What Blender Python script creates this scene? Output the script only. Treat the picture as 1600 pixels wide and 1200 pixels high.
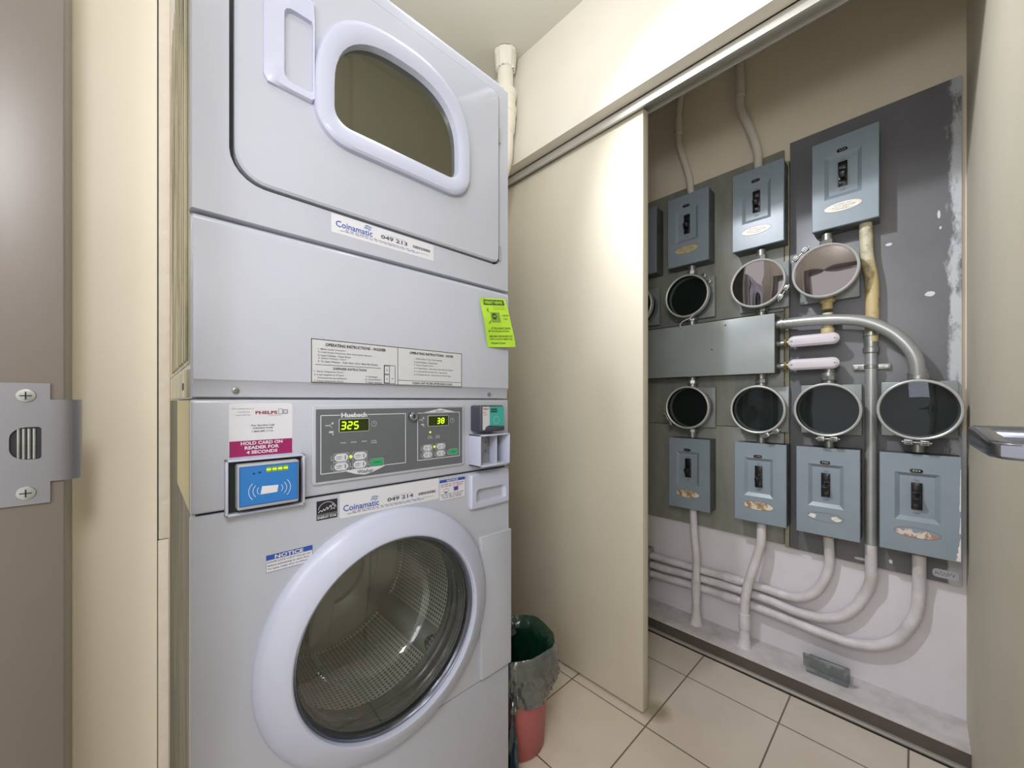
import bpy, bmesh, math, random
from mathutils import Vector, Matrix
PI = math.pi
random.seed(7)
for o in list(bpy.data.objects): bpy.data.objects.remove(o)
S = bpy.context.scene
C = S.collection

# ------------------------------------------------------------------ camera
cam_d = bpy.data.cameras.new('camera'); cam = bpy.data.objects.new('camera', cam_d); C.objects.link(cam)
cam.location = (0, 0, 1.10)
cam.rotation_euler = (math.radians(90), 0, math.radians(46.302 - 90))
cam_d.sensor_width = 36; cam_d.lens = 602 / 1600 * 36; cam_d.shift_y = 26 / 1600
cam_d.clip_start = 0.02
S.camera = cam
# ------------------------------------------------------------------ world, lights, exposure
W = bpy.data.worlds.new('world'); S.world = W; W.use_nodes = True
W.node_tree.nodes['Background'].inputs[0].default_value = (1.0, 0.96, 0.90, 1)
W.node_tree.nodes['Background'].inputs[1].default_value = 1.15
def lamp(name, kind, loc, energy, col, size=0.1, aim=None, size_y=None):
    d = bpy.data.lights.new(name, kind); d.energy = energy; d.color = col
    if kind == 'AREA':
        d.size = size
        if size_y: d.shape = 'RECTANGLE'; d.size_y = size_y
    else: d.shadow_soft_size = size
    o = bpy.data.objects.new(name, d); C.objects.link(o); o.location = loc
    if aim: o.rotation_euler = (Vector(aim) - Vector(loc)).to_track_quat('-Z', 'Y').to_euler()
    return o
sp = lamp('added_closet_spot', 'SPOT', (0.42, 0.80, 2.45), 80, (0.90, 0.93, 1.0), 0.035, (1.93, -0.16, 1.05))  # spot added for crisp closet shadows, its cone kept off the header
sp.data.spot_size = math.radians(70); sp.data.spot_blend = 1.0
lamp('behind_camera_fill', 'AREA', (-0.10, -0.06, 1.65), 6.0, (0.96, 0.96, 1.0), 0.25, (0.9, 0.75, 1.1))  # unseen fill light added behind the camera to brighten the stub wall
lamp('ceiling_bulb_light', 'POINT', (0.60, 0.70, 2.30), 6.5, (0.90, 0.93, 1.0), 0.045)
lamp('doorway_bulb_light', 'POINT', (0.12, 0.28, 2.40), 3.5, (0.93, 0.94, 1.0), 0.06)
lamp('hall_light', 'AREA', (-0.80, -0.10, 1.55), 5.5, (0.93, 0.94, 1.0), 0.45, (1.2, 0.7, 1.0), 0.7)
S.view_settings.view_transform = 'Standard'; S.view_settings.look = 'None'
S.view_settings.gamma = 1; S.view_settings.use_curve_mapping = False
S.view_settings.exposure = 0.18

# ------------------------------------------------------------------ materials
def s2l(c): return tuple((x/255/12.92 if x/255 <= .04045 else ((x/255+.055)/1.055)**2.4) for x in c)
MATS = {}
def mat(name, rgb, rough=.5, metal=0, spec=.5, rgb2=None, nscale=8, namt=.5, stretch=(1,1,1), bump=0, bscale=60, emit=0, coat=0, lo=.4, hi=.7):
    m = bpy.data.materials.new(name); m.use_nodes = True; nt = m.node_tree; N = nt.nodes; L = nt.links
    b = N['Principled BSDF']
    col = s2l(rgb) + (1,)
    b.inputs['Base Color'].default_value = col
    b.inputs['Roughness'].default_value = rough; b.inputs['Metallic'].default_value = metal
    b.inputs['Specular IOR Level'].default_value = spec; b.inputs['Coat Weight'].default_value = coat
    b.inputs['Coat Roughness'].default_value = .08
    tc = N.new('ShaderNodeTexCoord'); mp = N.new('ShaderNodeMapping'); mp.inputs['Scale'].default_value = stretch
    L.new(tc.outputs['Object'], mp.inputs['Vector'])
    if rgb2:
        n = N.new('ShaderNodeTexNoise'); n.inputs['Scale'].default_value = nscale; n.inputs['Detail'].default_value = 6; n.inputs['Roughness'].default_value = .6
        L.new(mp.outputs[0], n.inputs['Vector'])
        r = N.new('ShaderNodeMapRange'); r.inputs[1].default_value = lo; r.inputs[2].default_value = hi; r.inputs[4].default_value = namt
        L.new(n.outputs[0], r.inputs[0])
        mx = N.new('ShaderNodeMix'); mx.data_type = 'RGBA'; mx.inputs[6].default_value = col; mx.inputs[7].default_value = s2l(rgb2) + (1,)
        L.new(r.outputs[0], mx.inputs[0]); L.new(mx.outputs[2], b.inputs['Base Color'])
    if bump:
        n = N.new('ShaderNodeTexNoise'); n.inputs['Scale'].default_value = bscale; n.inputs['Detail'].default_value = 3
        L.new(mp.outputs[0], n.inputs['Vector'])
        bp = N.new('ShaderNodeBump'); bp.inputs['Strength'].default_value = bump; bp.inputs['Distance'].default_value = .004
        L.new(n.outputs[0], bp.inputs['Height']); L.new(bp.outputs[0], b.inputs['Normal'])
    if emit:
        b.inputs['Emission Color'].default_value = col; b.inputs['Emission Strength'].default_value = emit
    MATS[name] = m
    return m
def glass(name, tint, refl=.06, rough=.0, power=1.0, gcol=(1, 1, 1)):
    m = bpy.data.materials.new(name); m.use_nodes = True; nt = m.node_tree; N = nt.nodes; L = nt.links
    out = N['Material Output']; N.remove(N['Principled BSDF'])
    t = N.new('ShaderNodeBsdfTransparent'); t.inputs[0].default_value = s2l(tint) + (1,)
    g = N.new('ShaderNodeBsdfGlossy'); g.inputs['Roughness'].default_value = rough; g.inputs[0].default_value = gcol + (1,)
    l0 = N.new('ShaderNodeLayerWeight'); l0.inputs[0].default_value = .5
    lw = N.new('ShaderNodeMath'); lw.operation = 'POWER'; lw.inputs[1].default_value = 4; L.new(l0.outputs['Facing'], lw.inputs[0])
    ad = N.new('ShaderNodeMath'); ad.operation = 'MULTIPLY_ADD'; ad.inputs[1].default_value = power; ad.inputs[2].default_value = refl; ad.use_clamp = True
    L.new(lw.outputs[0], ad.inputs[0])
    mx = N.new('ShaderNodeMixShader'); L.new(ad.outputs[0], mx.inputs[0]); L.new(t.outputs[0], mx.inputs[1]); L.new(g.outputs[0], mx.inputs[2])
    L.new(mx.outputs[0], out.inputs[0]); MATS[name] = m
    return m
ENAMEL = mat('white_enamel', (184, 188, 199), .26, spec=.5, rgb2=(175, 179, 190), nscale=3, namt=.4, coat=.25)
ENAMEL_DIM = mat('grey_enamel_lip', (170, 172, 180), .35)
PLASTIC = mat('white_plastic', (190, 195, 214), .30, rgb2=(181, 186, 204), nscale=4, namt=.4)
SIDE = mat('reflection_streaked_side', (196, 190, 165), .35, rgb2=(70, 62, 38), nscale=6, namt=.85, stretch=(1, 6, .5), lo=.42, hi=.68)  # brown and cream streaks are reflections put into the colour
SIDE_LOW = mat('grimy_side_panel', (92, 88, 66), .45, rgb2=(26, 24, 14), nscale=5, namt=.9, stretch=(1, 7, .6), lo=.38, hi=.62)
DARK = mat('dark_gap', (26, 27, 30), .7)
BLACK = mat('black_plastic', (24, 24, 27), .25)
CHAR = mat('charcoal_plastic', (62, 66, 78), .4)
PANEL = mat('grey_membrane', (98, 102, 106), .45, rgb2=(90, 94, 98), nscale=5)
PALE = mat('pale_print', (205, 208, 214), .5)
INK = mat('black_ink', (32, 33, 38), .6)
INKG = mat('grey_ink', (92, 94, 104), .6)
BLUE = mat('blue_ink', (45, 82, 168), .5)
LBLUE = mat('light_blue_ink', (96, 170, 190), .5)
MAROON = mat('maroon_ink', (150, 24, 92), .5)
DRED = mat('dark_red_ink', (150, 42, 62), .5)
PURPLE = mat('purple_ink', (92, 60, 140), .5)
STICK = mat('sticker_white', (214, 215, 222), .4)
STICK2 = mat('sticker_silver', (198, 200, 202), .4)
RBLUE = mat('reader_blue', (48, 120, 192), .3)
TEAL = mat('reader_teal', (60, 165, 155), .35)
GREENB = mat('start_button_green', (50, 160, 105), .4)
LED = mat('green_led', (170, 240, 20), .5, emit=2.2)
LEDBG = mat('led_window', (38, 50, 12), .25, emit=.12)
LCD = mat('lcd_window', (34, 60, 58), .3)
NOTE = mat('lime_paper', (178, 222, 60), .7, rgb2=(168, 210, 52), nscale=10)
NOTED = mat('dark_green_print', (52, 80, 34), .7)
NOTEM = mat('olive_print', (128, 160, 60), .7)
BEIGE = mat('beige_wall_paint', (210, 203, 184), .6, rgb2=(203, 196, 176), nscale=4, bump=.05, bscale=80)
CREAM = mat('cream_wall_paint', (222, 216, 203), .65, rgb2=(214, 207, 192), nscale=3, bump=.06, bscale=70)
DOORP = mat('cream_door_paint', (212, 205, 187), .5, rgb2=(204, 197, 178), nscale=3)
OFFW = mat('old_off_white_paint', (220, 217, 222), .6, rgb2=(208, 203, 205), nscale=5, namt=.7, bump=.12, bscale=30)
CEIL = mat('ceiling_paint', (206, 204, 192), .7)
STRIP = mat('rough_edge_paint', (200, 192, 178), .7, rgb2=(190, 180, 160), nscale=25, bump=.5, bscale=60)
CREAM_SHADED = mat('closet_upper_wall_warm_shade', (232, 220, 200), .65, rgb2=(222, 210, 188), nscale=3, bump=.06, bscale=70)  # warm tone of the shaded upper closet wall, put into the colour
BEIGE2 = mat('beige_side_wall_paint', (208, 201, 182), .6, rgb2=(200, 193, 172), nscale=4, bump=.05, bscale=80)
TAUPE = mat('taupe_metal_paint', (110, 102, 95), .36, rgb2=(98, 90, 82), nscale=2)
CURB = mat('dark_curb_paint', (92, 84, 78), .6, rgb2=(70, 64, 52), nscale=8)
LEDGE = mat('dusty_ledge_paint', (214, 210, 212), .7, rgb2=(180, 175, 168), nscale=14, namt=.7, bump=.2, bscale=40)
BOARD = mat('olive_grey_board', (146, 148, 140), .38, rgb2=(116, 118, 110), nscale=4, namt=.8, stretch=(1, 3, .7), bump=.1, bscale=20)
BOX = mat('blue_grey_enamel', (136, 149, 159), .34, rgb2=(124, 136, 145), nscale=5, namt=.6, bump=.04, bscale=50)
BOXD = mat('box_side_grime', (96, 102, 100), .5, rgb2=(70, 66, 46), nscale=9, namt=.8)
GUT = mat('wireway_paint', (146, 154, 154), .33, rgb2=(130, 136, 133), nscale=4, namt=.7, bump=.05)
STEEL = mat('galvanised_steel', (168, 170, 168), .34, metal=.75, rgb2=(120, 118, 105), nscale=20, namt=.6)
RING = mat('ring_metal', (196, 196, 194), .38, metal=.35)
CONDW = mat('painted_conduit', (220, 217, 220), .45, rgb2=(180, 174, 166), nscale=12, namt=.6, bump=.08, bscale=50)
CONDC = mat('cream_painted_conduit', (220, 214, 200), .45, rgb2=(206, 198, 182), nscale=9, bump=.08)
CONDS = mat('silver_painted_conduit', (176, 178, 176), .32, metal=.45, rgb2=(140, 142, 138), nscale=10, namt=.5)
CONDR = mat('yellowed_peeling_conduit', (204, 196, 170), .5, rgb2=(120, 112, 86), nscale=14, namt=.8, lo=.5, hi=.62)
CONDY = mat('yellow_stained_conduit', (196, 178, 130), .5, rgb2=(110, 108, 90), nscale=14, namt=.8, lo=.52, hi=.62)
OVALC = mat('lavender_white_cover', (206, 198, 206), .4)
BRASS = mat('brass_fitting', (140, 125, 70), .35, metal=.8)
MDARK = mat('meter_black', (14, 20, 22), .3)
MGREEN = mat('meter_dark_green', (14, 34, 26), .5, rgb2=(6, 14, 10), nscale=20)
DIRTW = mat('white_smear_paint', (206, 208, 214), .6)
LABA = mat('oval_label_silver', (232, 229, 222), .4, rgb2=(215, 200, 175), nscale=60, namt=.7)
LABB = mat('oval_label_tan', (198, 182, 140), .5, rgb2=(150, 130, 90), nscale=50)
LABC = mat('oval_label_worn', (226, 216, 192), .5, rgb2=(165, 125, 85), nscale=35, namt=1, lo=.45, hi=.55)
LABR = mat('oval_rust', (176, 132, 104), .6, rgb2=(215, 205, 195), nscale=40, namt=1, lo=.5, hi=.56)
PINK = mat('salmon_plastic', (176, 96, 92), .45, rgb2=(160, 88, 84), nscale=8)
BAGO = mat('bag_plastic_outside', (82, 88, 84), .2, spec=.9, rgb2=(48, 56, 52), nscale=14, bump=1.0, bscale=45, coat=.6)
BAGI = mat('bag_plastic_inside', (20, 58, 40), .2, spec=.9, rgb2=(8, 26, 20), nscale=14, bump=1, bscale=35, coat=.5)
BAGT = mat('bag_plastic_tail', (28, 50, 58), .2, spec=.8, bump=.6, bscale=60)
CHROME = mat('satin_nickel', (138, 142, 156), .22, metal=1.0)
STRIKE = mat('strike_steel', (146, 146, 152), .34, metal=.85)
ALU = mat('track_metal', (186, 184, 176), .35, metal=.4)
GASKET = mat('grey_rubber', (36, 44, 47), .2)
DRUMB = mat('drum_back_steel', (205, 200, 192), .32, metal=.4)
JBOX = mat('grey_paint_chipped', (112, 118, 120), .5, rgb2=(150, 152, 150), nscale=25, namt=.8, lo=.5, hi=.6)
PVC = mat('cream_pvc', (226, 221, 206), .4)
PLASTER = mat('plaster_collar', (228, 224, 210), .9, bump=1, bscale=60)
BULB = mat('lit_bulb', (255, 250, 240), .4, emit=3)
GL_BOWL = glass('clear_bowl_glass', (240, 244, 242), .09, .02)
GL_DRY = glass('smoked_dryer_glass', (120, 122, 100), .22, .03, .8, (.9, .92, .8))
GL_MET = glass('meter_glass', (200, 205, 205), .025, .01, .5, (.8, .85, 1))
GL_MIR = glass('reflective_meter_glass', (120, 120, 125), .30, .01, .8, (.85, .78, .84))

def drum_mat():
    m = mat('perforated_drum_steel', (225, 222, 214), .32, metal=.3); nt = m.node_tree; N = nt.nodes; L = nt.links; b = N['Principled BSDF']
    uv = N.new('ShaderNodeUVMap'); uv.uv_map = 'uv'
    mp = N.new('ShaderNodeMapping'); mp.inputs['Scale'].default_value = (1, 1, 1); L.new(uv.outputs[0], mp.inputs[0])
    v = N.new('ShaderNodeTexVoronoi'); v.inputs['Scale'].default_value = 1; v.inputs['Randomness'].default_value = 0
    L.new(mp.outputs[0], v.inputs['Vector'])
    r = N.new('ShaderNodeMapRange'); r.inputs[1].default_value = .26; r.inputs[2].default_value = .34; L.new(v.outputs['Distance'], r.inputs[0])
    mx = N.new('ShaderNodeMix'); mx.data_type = 'RGBA'; mx.inputs[6].default_value = (.02, .02, .018, 1); mx.inputs[7].default_value = s2l((225, 222, 214)) + (1,)
    L.new(r.outputs[0], mx.inputs[0]); L.new(mx.outputs[2], b.inputs['Base Color'])
    bp = N.new('ShaderNodeBump'); bp.inputs['Strength'].default_value = .4; bp.inputs['Distance'].default_value = .003; L.new(r.outputs[0], bp.inputs['Height']); L.new(bp.outputs[0], b.inputs['Normal'])
    return m
DRUM = drum_mat()
def tile_mat():
    m = mat('beige_floor_tile', (206, 192, 176), .42); nt = m.node_tree; N = nt.nodes; L = nt.links; b = N['Principled BSDF']
    tc = N.new('ShaderNodeTexCoord'); sp = N.new('ShaderNodeSeparateXYZ'); L.new(tc.outputs['Object'], sp.inputs[0])
    def line(sock, off, step, w=.0048):
        a = N.new('ShaderNodeMath'); a.operation = 'SUBTRACT'; a.inputs[1].default_value = off - step * 20; L.new(sock, a.inputs[0])
        d = N.new('ShaderNodeMath'); d.operation = 'PINGPONG'; d.inputs[1].default_value = step / 2; L.new(a.outputs[0], d.inputs[0])
        c = N.new('ShaderNodeMath'); c.operation = 'LESS_THAN'; c.inputs[1].default_value = w / 2; L.new(d.outputs[0], c.inputs[0])
        return c.outputs[0]
    l1 = line(sp.outputs[0], 1.224, .342); l2 = line(sp.outputs[1], .322, .3075)
    mx = N.new('ShaderNodeMath'); mx.operation = 'MAXIMUM'; L.new(l1, mx.inputs[0]); L.new(l2, mx.inputs[1])
    n = N.new('ShaderNodeTexNoise'); n.inputs['Scale'].default_value = 7; n.inputs['Detail'].default_value = 8; L.new(tc.outputs['Object'], n.inputs['Vector'])
    c1 = N.new('ShaderNodeMix'); c1.data_type = 'RGBA'; c1.inputs[6].default_value = s2l((230, 219, 205)) + (1,); c1.inputs[7].default_value = s2l((212, 198, 182)) + (1,)
    L.new(n.outputs[0], c1.inputs[0])
    # brown dirt spot at the foot of the sliding door's free edge
    vd = N.new('ShaderNodeVectorMath'); vd.operation = 'DISTANCE'; vd.inputs[1].default_value = (1.315, .635, 0); L.new(tc.outputs['Object'], vd.inputs[0])
    ad = N.new('ShaderNodeMath'); ad.operation = 'MULTIPLY_ADD'; ad.inputs[1].default_value = .05; L.new(n.outputs[0], ad.inputs[0]); L.new(vd.outputs['Value'], ad.inputs[2])
    dr = N.new('ShaderNodeMapRange'); dr.inputs[1].default_value = .045; dr.inputs[2].default_value = .085; dr.inputs[3].default_value = .65; dr.inputs[4].default_value = 0; L.new(ad.outputs[0], dr.inputs[0])
    c3 = N.new('ShaderNodeMix'); c3.data_type = 'RGBA'; L.new(dr.outputs[0], c3.inputs[0]); L.new(c1.outputs[2], c3.inputs[6]); c3.inputs[7].default_value = s2l((132, 112, 72)) + (1,)
    c2 = N.new('ShaderNodeMix'); c2.data_type = 'RGBA'; L.new(mx.outputs[0], c2.inputs[0]); L.new(c3.outputs[2], c2.inputs[6]); c2.inputs[7].default_value = s2l((120, 110, 98)) + (1,)
    L.new(c2.outputs[2], b.inputs['Base Color'])
    bp = N.new('ShaderNodeBump'); bp.invert = True; bp.inputs['Strength'].default_value = .5; bp.inputs['Distance'].default_value = .002
    L.new(mx.outputs[0], bp.inputs['Height']); L.new(bp.outputs[0], b.inputs['Normal'])
    return m
TILE = tile_mat()
def smear_board_mat():
    m = mat('slate_board_with_paint_smears', (96, 97, 101), .4, bump=.08, bscale=20); nt = m.node_tree; N = nt.nodes; L = nt.links; b = N['Principled BSDF']
    tc = N.new('ShaderNodeTexCoord'); sp = N.new('ShaderNodeSeparateXYZ'); L.new(tc.outputs['Object'], sp.inputs[0])
    n = N.new('ShaderNodeTexNoise'); n.inputs['Scale'].default_value = 9; n.inputs['Detail'].default_value = 10; n.inputs['Roughness'].default_value = .7
    mp = N.new('ShaderNodeMapping'); mp.inputs['Scale'].default_value = (1, 2.5, .9); L.new(tc.outputs['Object'], mp.inputs[0]); L.new(mp.outputs[0], n.inputs['Vector'])
    # object y runs from -0.229 (right edge) to +0.229 ; smears near the right edge
    e = N.new('ShaderNodeMapRange'); e.inputs[1].default_value = -.212; e.inputs[2].default_value = -.165; e.inputs[3].default_value = .62; e.inputs[4].default_value = 0; L.new(sp.outputs[1], e.inputs[0])
    a = N.new('ShaderNodeMath'); a.operation = 'MULTIPLY_ADD'; a.inputs[1].default_value = 1.3; L.new(n.outputs[0], a.inputs[0]); L.new(e.outputs[0], a.inputs[2])
    r = N.new('ShaderNodeMapRange'); r.inputs[1].default_value = 1.10; r.inputs[2].default_value = 1.26; r.inputs[4].default_value = .9; L.new(a.outputs[0], r.inputs[0])
    n2 = N.new('ShaderNodeTexNoise'); n2.inputs['Scale'].default_value = 4; n2.inputs['Detail'].default_value = 6; L.new(tc.outputs['Object'], n2.inputs['Vector'])
    c1 = N.new('ShaderNodeMix'); c1.data_type = 'RGBA'; c1.inputs[6].default_value = s2l((98, 99, 103)) + (1,); c1.inputs[7].default_value = s2l((128, 128, 132)) + (1,); L.new(n2.outputs[0], c1.inputs[0])
    c2 = N.new('ShaderNodeMix'); c2.data_type = 'RGBA'; L.new(r.outputs[0], c2.inputs[0]); L.new(c1.outputs[2], c2.inputs[6]); c2.inputs[7].default_value = s2l((200, 203, 208)) + (1,)
    L.new(c2.outputs[2], b.inputs['Base Color'])
    return m
SLATE = smear_board_mat()

# ------------------------------------------------------------------ mesh helpers
_txt = {}
def text_data(s, bold=0.0):
    k = (s, bold)
    if k not in _txt:
        cu = bpy.data.curves.new('t', 'FONT'); cu.body = s; cu.size = 1; cu.offset = bold; cu.resolution_u = 2; cu.fill_mode = 'FRONT'
        ob = bpy.data.objects.new('t', cu); C.objects.link(ob)
        dg = bpy.context.evaluated_depsgraph_get(); dg.update()
        me = bpy.data.meshes.new_from_object(ob.evaluated_get(dg))
        vs = [v.co.copy() for v in me.vertices]; fs = [tuple(p.vertices) for p in me.polygons]
        bpy.data.objects.remove(ob); bpy.data.curves.remove(cu); bpy.data.meshes.remove(me)
        _txt[k] = (vs, fs)
    return _txt[k]
def front(y):            # maps (u, v) on the machine's front to the world
    return lambda u, v: Vector((u, y, v))
class MB:
    def __init__(s): s.bm = bmesh.new(); s.mats = []; s.uv = None
    def mi(s, m):
        if m not in s.mats: s.mats.append(m)
        return s.mats.index(m)
    def merge(s, bm2, m, smooth=True):
        i = s.mi(m); mp = {}
        for v in bm2.verts: mp[v] = s.bm.verts.new(v.co)
        for f in bm2.faces:
            try: g = s.bm.faces.new([mp[v] for v in f.verts])
            except ValueError: continue
            g.material_index = i; g.smooth = smooth
        bm2.free()
    def box(s, x0, x1, y0, y1, z0, z1, m, bev=0, seg=2, M=None):
        b = bmesh.new(); bmesh.ops.create_cube(b, size=1)
        for v in b.verts: v.co = Vector(((x0+x1)/2 + v.co.x*(x1-x0), (y0+y1)/2 + v.co.y*(y1-y0), (z0+z1)/2 + v.co.z*(z1-z0)))
        if bev: bmesh.ops.bevel(b, geom=list(b.edges), offset=bev, segments=seg, affect='EDGES', profile=.5)
        if M: bmesh.ops.transform(b, matrix=M, verts=b.verts)
        s.merge(b, m); return s
    def faces(s, vs, fs, m, smooth=True):
        i = s.mi(m); bv = [s.bm.verts.new(v) for v in vs]
        for f in fs:
            try: g = s.bm.faces.new([bv[k] for k in f])
            except ValueError: continue
            g.material_index = i; g.smooth = smooth
        return s
    def loft(s, loops, m, cap0=False, cap1=False, closed=True):
        n = len(loops[0]); vs = [p for l in loops for p in l]; fs = []
        for a in range(len(loops)-1):
            for k in range(n if closed else n-1):
                k2 = (k+1) % n; fs.append((a*n+k, a*n+k2, (a+1)*n+k2, (a+1)*n+k))
        if cap0: fs.append(tuple(range(n)))
        if cap1: fs.append(tuple((len(loops)-1)*n + k for k in range(n)))
        return s.faces(vs, fs, m)
    def lathe(s, prof, c, axis, m, n=48, a0=0, a1=2*PI):    # prof: (r, h) along axis
        ax = {'X': (Vector((0,1,0)), Vector((0,0,1)), Vector((1,0,0))), 'Y': (Vector((1,0,0)), Vector((0,0,1)), Vector((0,1,0))), 'Z': (Vector((1,0,0)), Vector((0,1,0)), Vector((0,0,1)))}[axis]
        c = Vector(c); full = abs(a1-a0-2*PI) < 1e-6; k = n if full else n+1
        loops = [[c + ax[2]*h + (ax[0]*math.cos(a0+(a1-a0)*i/n) + ax[1]*math.sin(a0+(a1-a0)*i/n))*max(r, 1e-5) for i in range(k)] for r, h in prof]
        return s.loft(loops, m, closed=full)
    def disc(s, c, r, axis, m, n=32): return s.lathe([(r, 0), (r*.5, 0), (0, 0)], c, axis, m, n)
    def cyl(s, c, r, h0, h1, axis, m, n=24, bev=.0):
        pr = [(0, h0), (r-bev, h0)] + ([(r, h0+bev)] if bev else []) + ([(r, h1-bev)] if bev else []) + [(r-bev, h1), (0, h1)]
        return s.lathe(pr, c, axis, m, n)
    def tube(s, pts, r, m, n=14, smooth=6, cap=True):
        P = [Vector(p) for p in pts]
        if smooth > 1 and len(P) > 2:
            Q = []
            for i in range(len(P)-1):
                a = P[max(i-1, 0)]; b = P[i]; c = P[i+1]; d = P[min(i+2, len(P)-1)]
                for k in range(smooth):
                    t = k/smooth
                    Q.append(.5*((2*b) + (c-a)*t + (2*a-5*b+4*c-d)*t*t + (3*b-a-3*c+d)*t**3))
            Q.append(P[-1]); P = Q
        loops = []; up = None
        for i, p in enumerate(P):
            d = (P[min(i+1, len(P)-1)] - P[max(i-1, 0)]).normalized()
            if up is None:
                up = Vector((1, 0, 0)) if abs(d.x) < .9 else Vector((0, 0, 1))
            u = (up - d*up.dot(d)).normalized(); up = u; v = d.cross(u)
            rr = r(i/(len(P)-1)) if callable(r) else r
            loops.append([p + (u*math.cos(2*PI*k/n) + v*math.sin(2*PI*k/n))*rr for k in range(n)])
        return s.loft(loops, m, cap, cap)
    def text(s, st, fn, x0, z0, w, h, m, bold=0.0, right=None):   # fits the string in the w x h box whose lower left is (x0, z0)
        vs, fs = text_data(st, bold)
        a = min(v.x for v in vs); b = max(v.x for v in vs); c = min(v.y for v in vs); d = max(v.y for v in vs)
        return s.faces([fn(x0 + (v.x-a)/(b-a)*w, z0 + (v.y-c)/(d-c)*h) for v in vs], fs, m, False)
    def rect(s, fn, x0, x1, z0, z1, m): return s.faces([fn(x0, z0), fn(x1, z0), fn(x1, z1), fn(x0, z1)], [(0, 1, 2, 3)], m, False)
    def frame(s, fn, x0, x1, z0, z1, t, m):
        s.rect(fn, x0, x1, z0, z0+t, m); s.rect(fn, x0, x1, z1-t, z1, m); s.rect(fn, x0, x0+t, z0+t, z1-t, m); s.rect(fn, x1-t, x1, z0+t, z1-t, m); return s
    def line(s, fn, x0, z0, x1, z1, t, m):
        d = Vector((x1-x0, z1-z0)).normalized(); nx, nz = -d.y*t/2, d.x*t/2
        return s.faces([fn(x0+nx, z0+nz), fn(x1+nx, z1+nz), fn(x1-nx, z1-nz), fn(x0-nx, z0-nz)], [(0, 1, 2, 3)], m, False)
    def poly(s, pts, m, th=None, bev=0, seg=3):              # polygon (3-D points), optional thickness vector
        b = bmesh.new(); vs = [b.verts.new(p) for p in pts]; f = b.faces.new(vs)
        if th is not None:
            r = bmesh.ops.extrude_face_region(b, geom=[f]); nv = [g for g in r['geom'] if isinstance(g, bmesh.types.BMVert)]
            nf = [g for g in r['geom'] if isinstance(g, bmesh.types.BMFace)][0]
            bmesh.ops.translate(b, vec=th, verts=nv)
            if bev: bmesh.ops.bevel(b, geom=list(nf.edges), offset=bev, segments=seg, affect='EDGES', profile=.5)
        s.merge(b, m); return s
    def build(s, name, parent=None, label=None, sharp=38):
        me = bpy.data.meshes.new(name)
        off = world_loc(parent) if parent else None
        if off is not None:
            for v in s.bm.verts: v.co -= off
        bmesh.ops.recalc_face_normals(s.bm, faces=s.bm.faces)
        if s.uv: s.uv(s.bm)
        s.bm.to_mesh(me); s.bm.free()
        for m in s.mats: me.materials.append(m)
        me.set_sharp_from_angle(angle=math.radians(sharp))
        o = bpy.data.objects.new(name, me); C.objects.link(o)
        if parent: o.parent = parent
        if label: o['label'] = label
        return o
def world_loc(o):
    v = Vector((0, 0, 0))
    while o: v += o.location; o = o.parent
    return v
def tag(o, label, cat, group=None, kind=None):
    o['label'] = label; o['category'] = cat
    if group: o['group'] = group
    if kind: o['kind'] = kind
    return o
def empty(name, loc, label, cat, group=None):
    o = bpy.data.objects.new(name, None); C.objects.link(o); o.location = loc; o.empty_display_size = .05
    return tag(o, label, cat, group)
def recenter(o, c):
    c = Vector(c)
    for v in o.data.vertices: v.co -= c
    o.location = o.location + c; return o
def struct(name, b, label=None):
    o = b.build(name); o['kind'] = 'structure'
    if label: o['label'] = label; 
    return o
def copy_tree(o, parent=None):
    c = o.copy(); C.objects.link(c); c.parent = parent
    for ch in list(o.children): copy_tree(ch, c)
    return c
def rrect(x0, x1, z0, z1, r, n=6):
    out = []
    rs = r if isinstance(r, (list, tuple)) else (r,)*4      # BL, BR, TR, TL
    for (cx, cz, a0, q) in ((x0+rs[0], z0+rs[0], PI, rs[0]), (x1-rs[1], z0+rs[1], 1.5*PI, rs[1]), (x1-rs[2], z1-rs[2], 0, rs[2]), (x0+rs[3], z1-rs[3], .5*PI, rs[3])):
        for k in range(n+1):
            a = a0 + .5*PI*k/n; out.append((cx + q*math.cos(a), cz + q*math.sin(a)))
    return out
def offset2(pts, d):
    n = len(pts); out = []
    for i in range(n):
        a = Vector(pts[i-1]); b = Vector(pts[i]); c = Vector(pts[(i+1) % n])
        t = (b-a).normalized() + (c-b).normalized(); t.normalize(); out.append((b.x + t.y*d, b.y - t.x*d))
    return out
def resample(pts, n):
    L = [0]; m = len(pts)
    for i in range(m): L.append(L[-1] + (Vector(pts[(i+1) % m]) - Vector(pts[i])).length)
    out = []; j = 0
    for k in range(n):
        t = L[-1]*k/n
        while L[j+1] < t: j += 1
        u = (t-L[j])/max(L[j+1]-L[j], 1e-9); a = Vector(pts[j]); b = Vector(pts[(j+1) % m]); out.append(tuple(a.lerp(b, u)))
    return out
def ray_poly(c, d, poly):
    best = None
    for i in range(len(poly)):
        p = Vector(poly[i]) - Vector(c); q = Vector(poly[(i+1) % len(poly)]) - Vector(c); e = q-p
        den = d.x*e.y - d.y*e.x
        if abs(den) < 1e-12: continue
        t = (p.x*e.y - p.y*e.x)/den; u = (p.x*d.y - p.y*d.x)/den
        if t > 0 and -1e-6 <= u <= 1+1e-6 and (best is None or t < best): best = t
    return (c[0] + d.x*best, c[1] + d.y*best)
def match_outer(inner, outer, c):       # outer contour points seen along the rays of the inner ones, corners kept
    out = [ray_poly(c, (Vector(p)-Vector(c)), outer) for p in inner]
    if len(outer) <= 8:
        for q in outer:
            a = math.atan2(q[1]-c[1], q[0]-c[0])
            k = min(range(len(out)), key=lambda i: abs((math.atan2(out[i][1]-c[1], out[i][0]-c[0])-a+PI) % (2*PI)-PI)); out[k] = q
    return out
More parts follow.
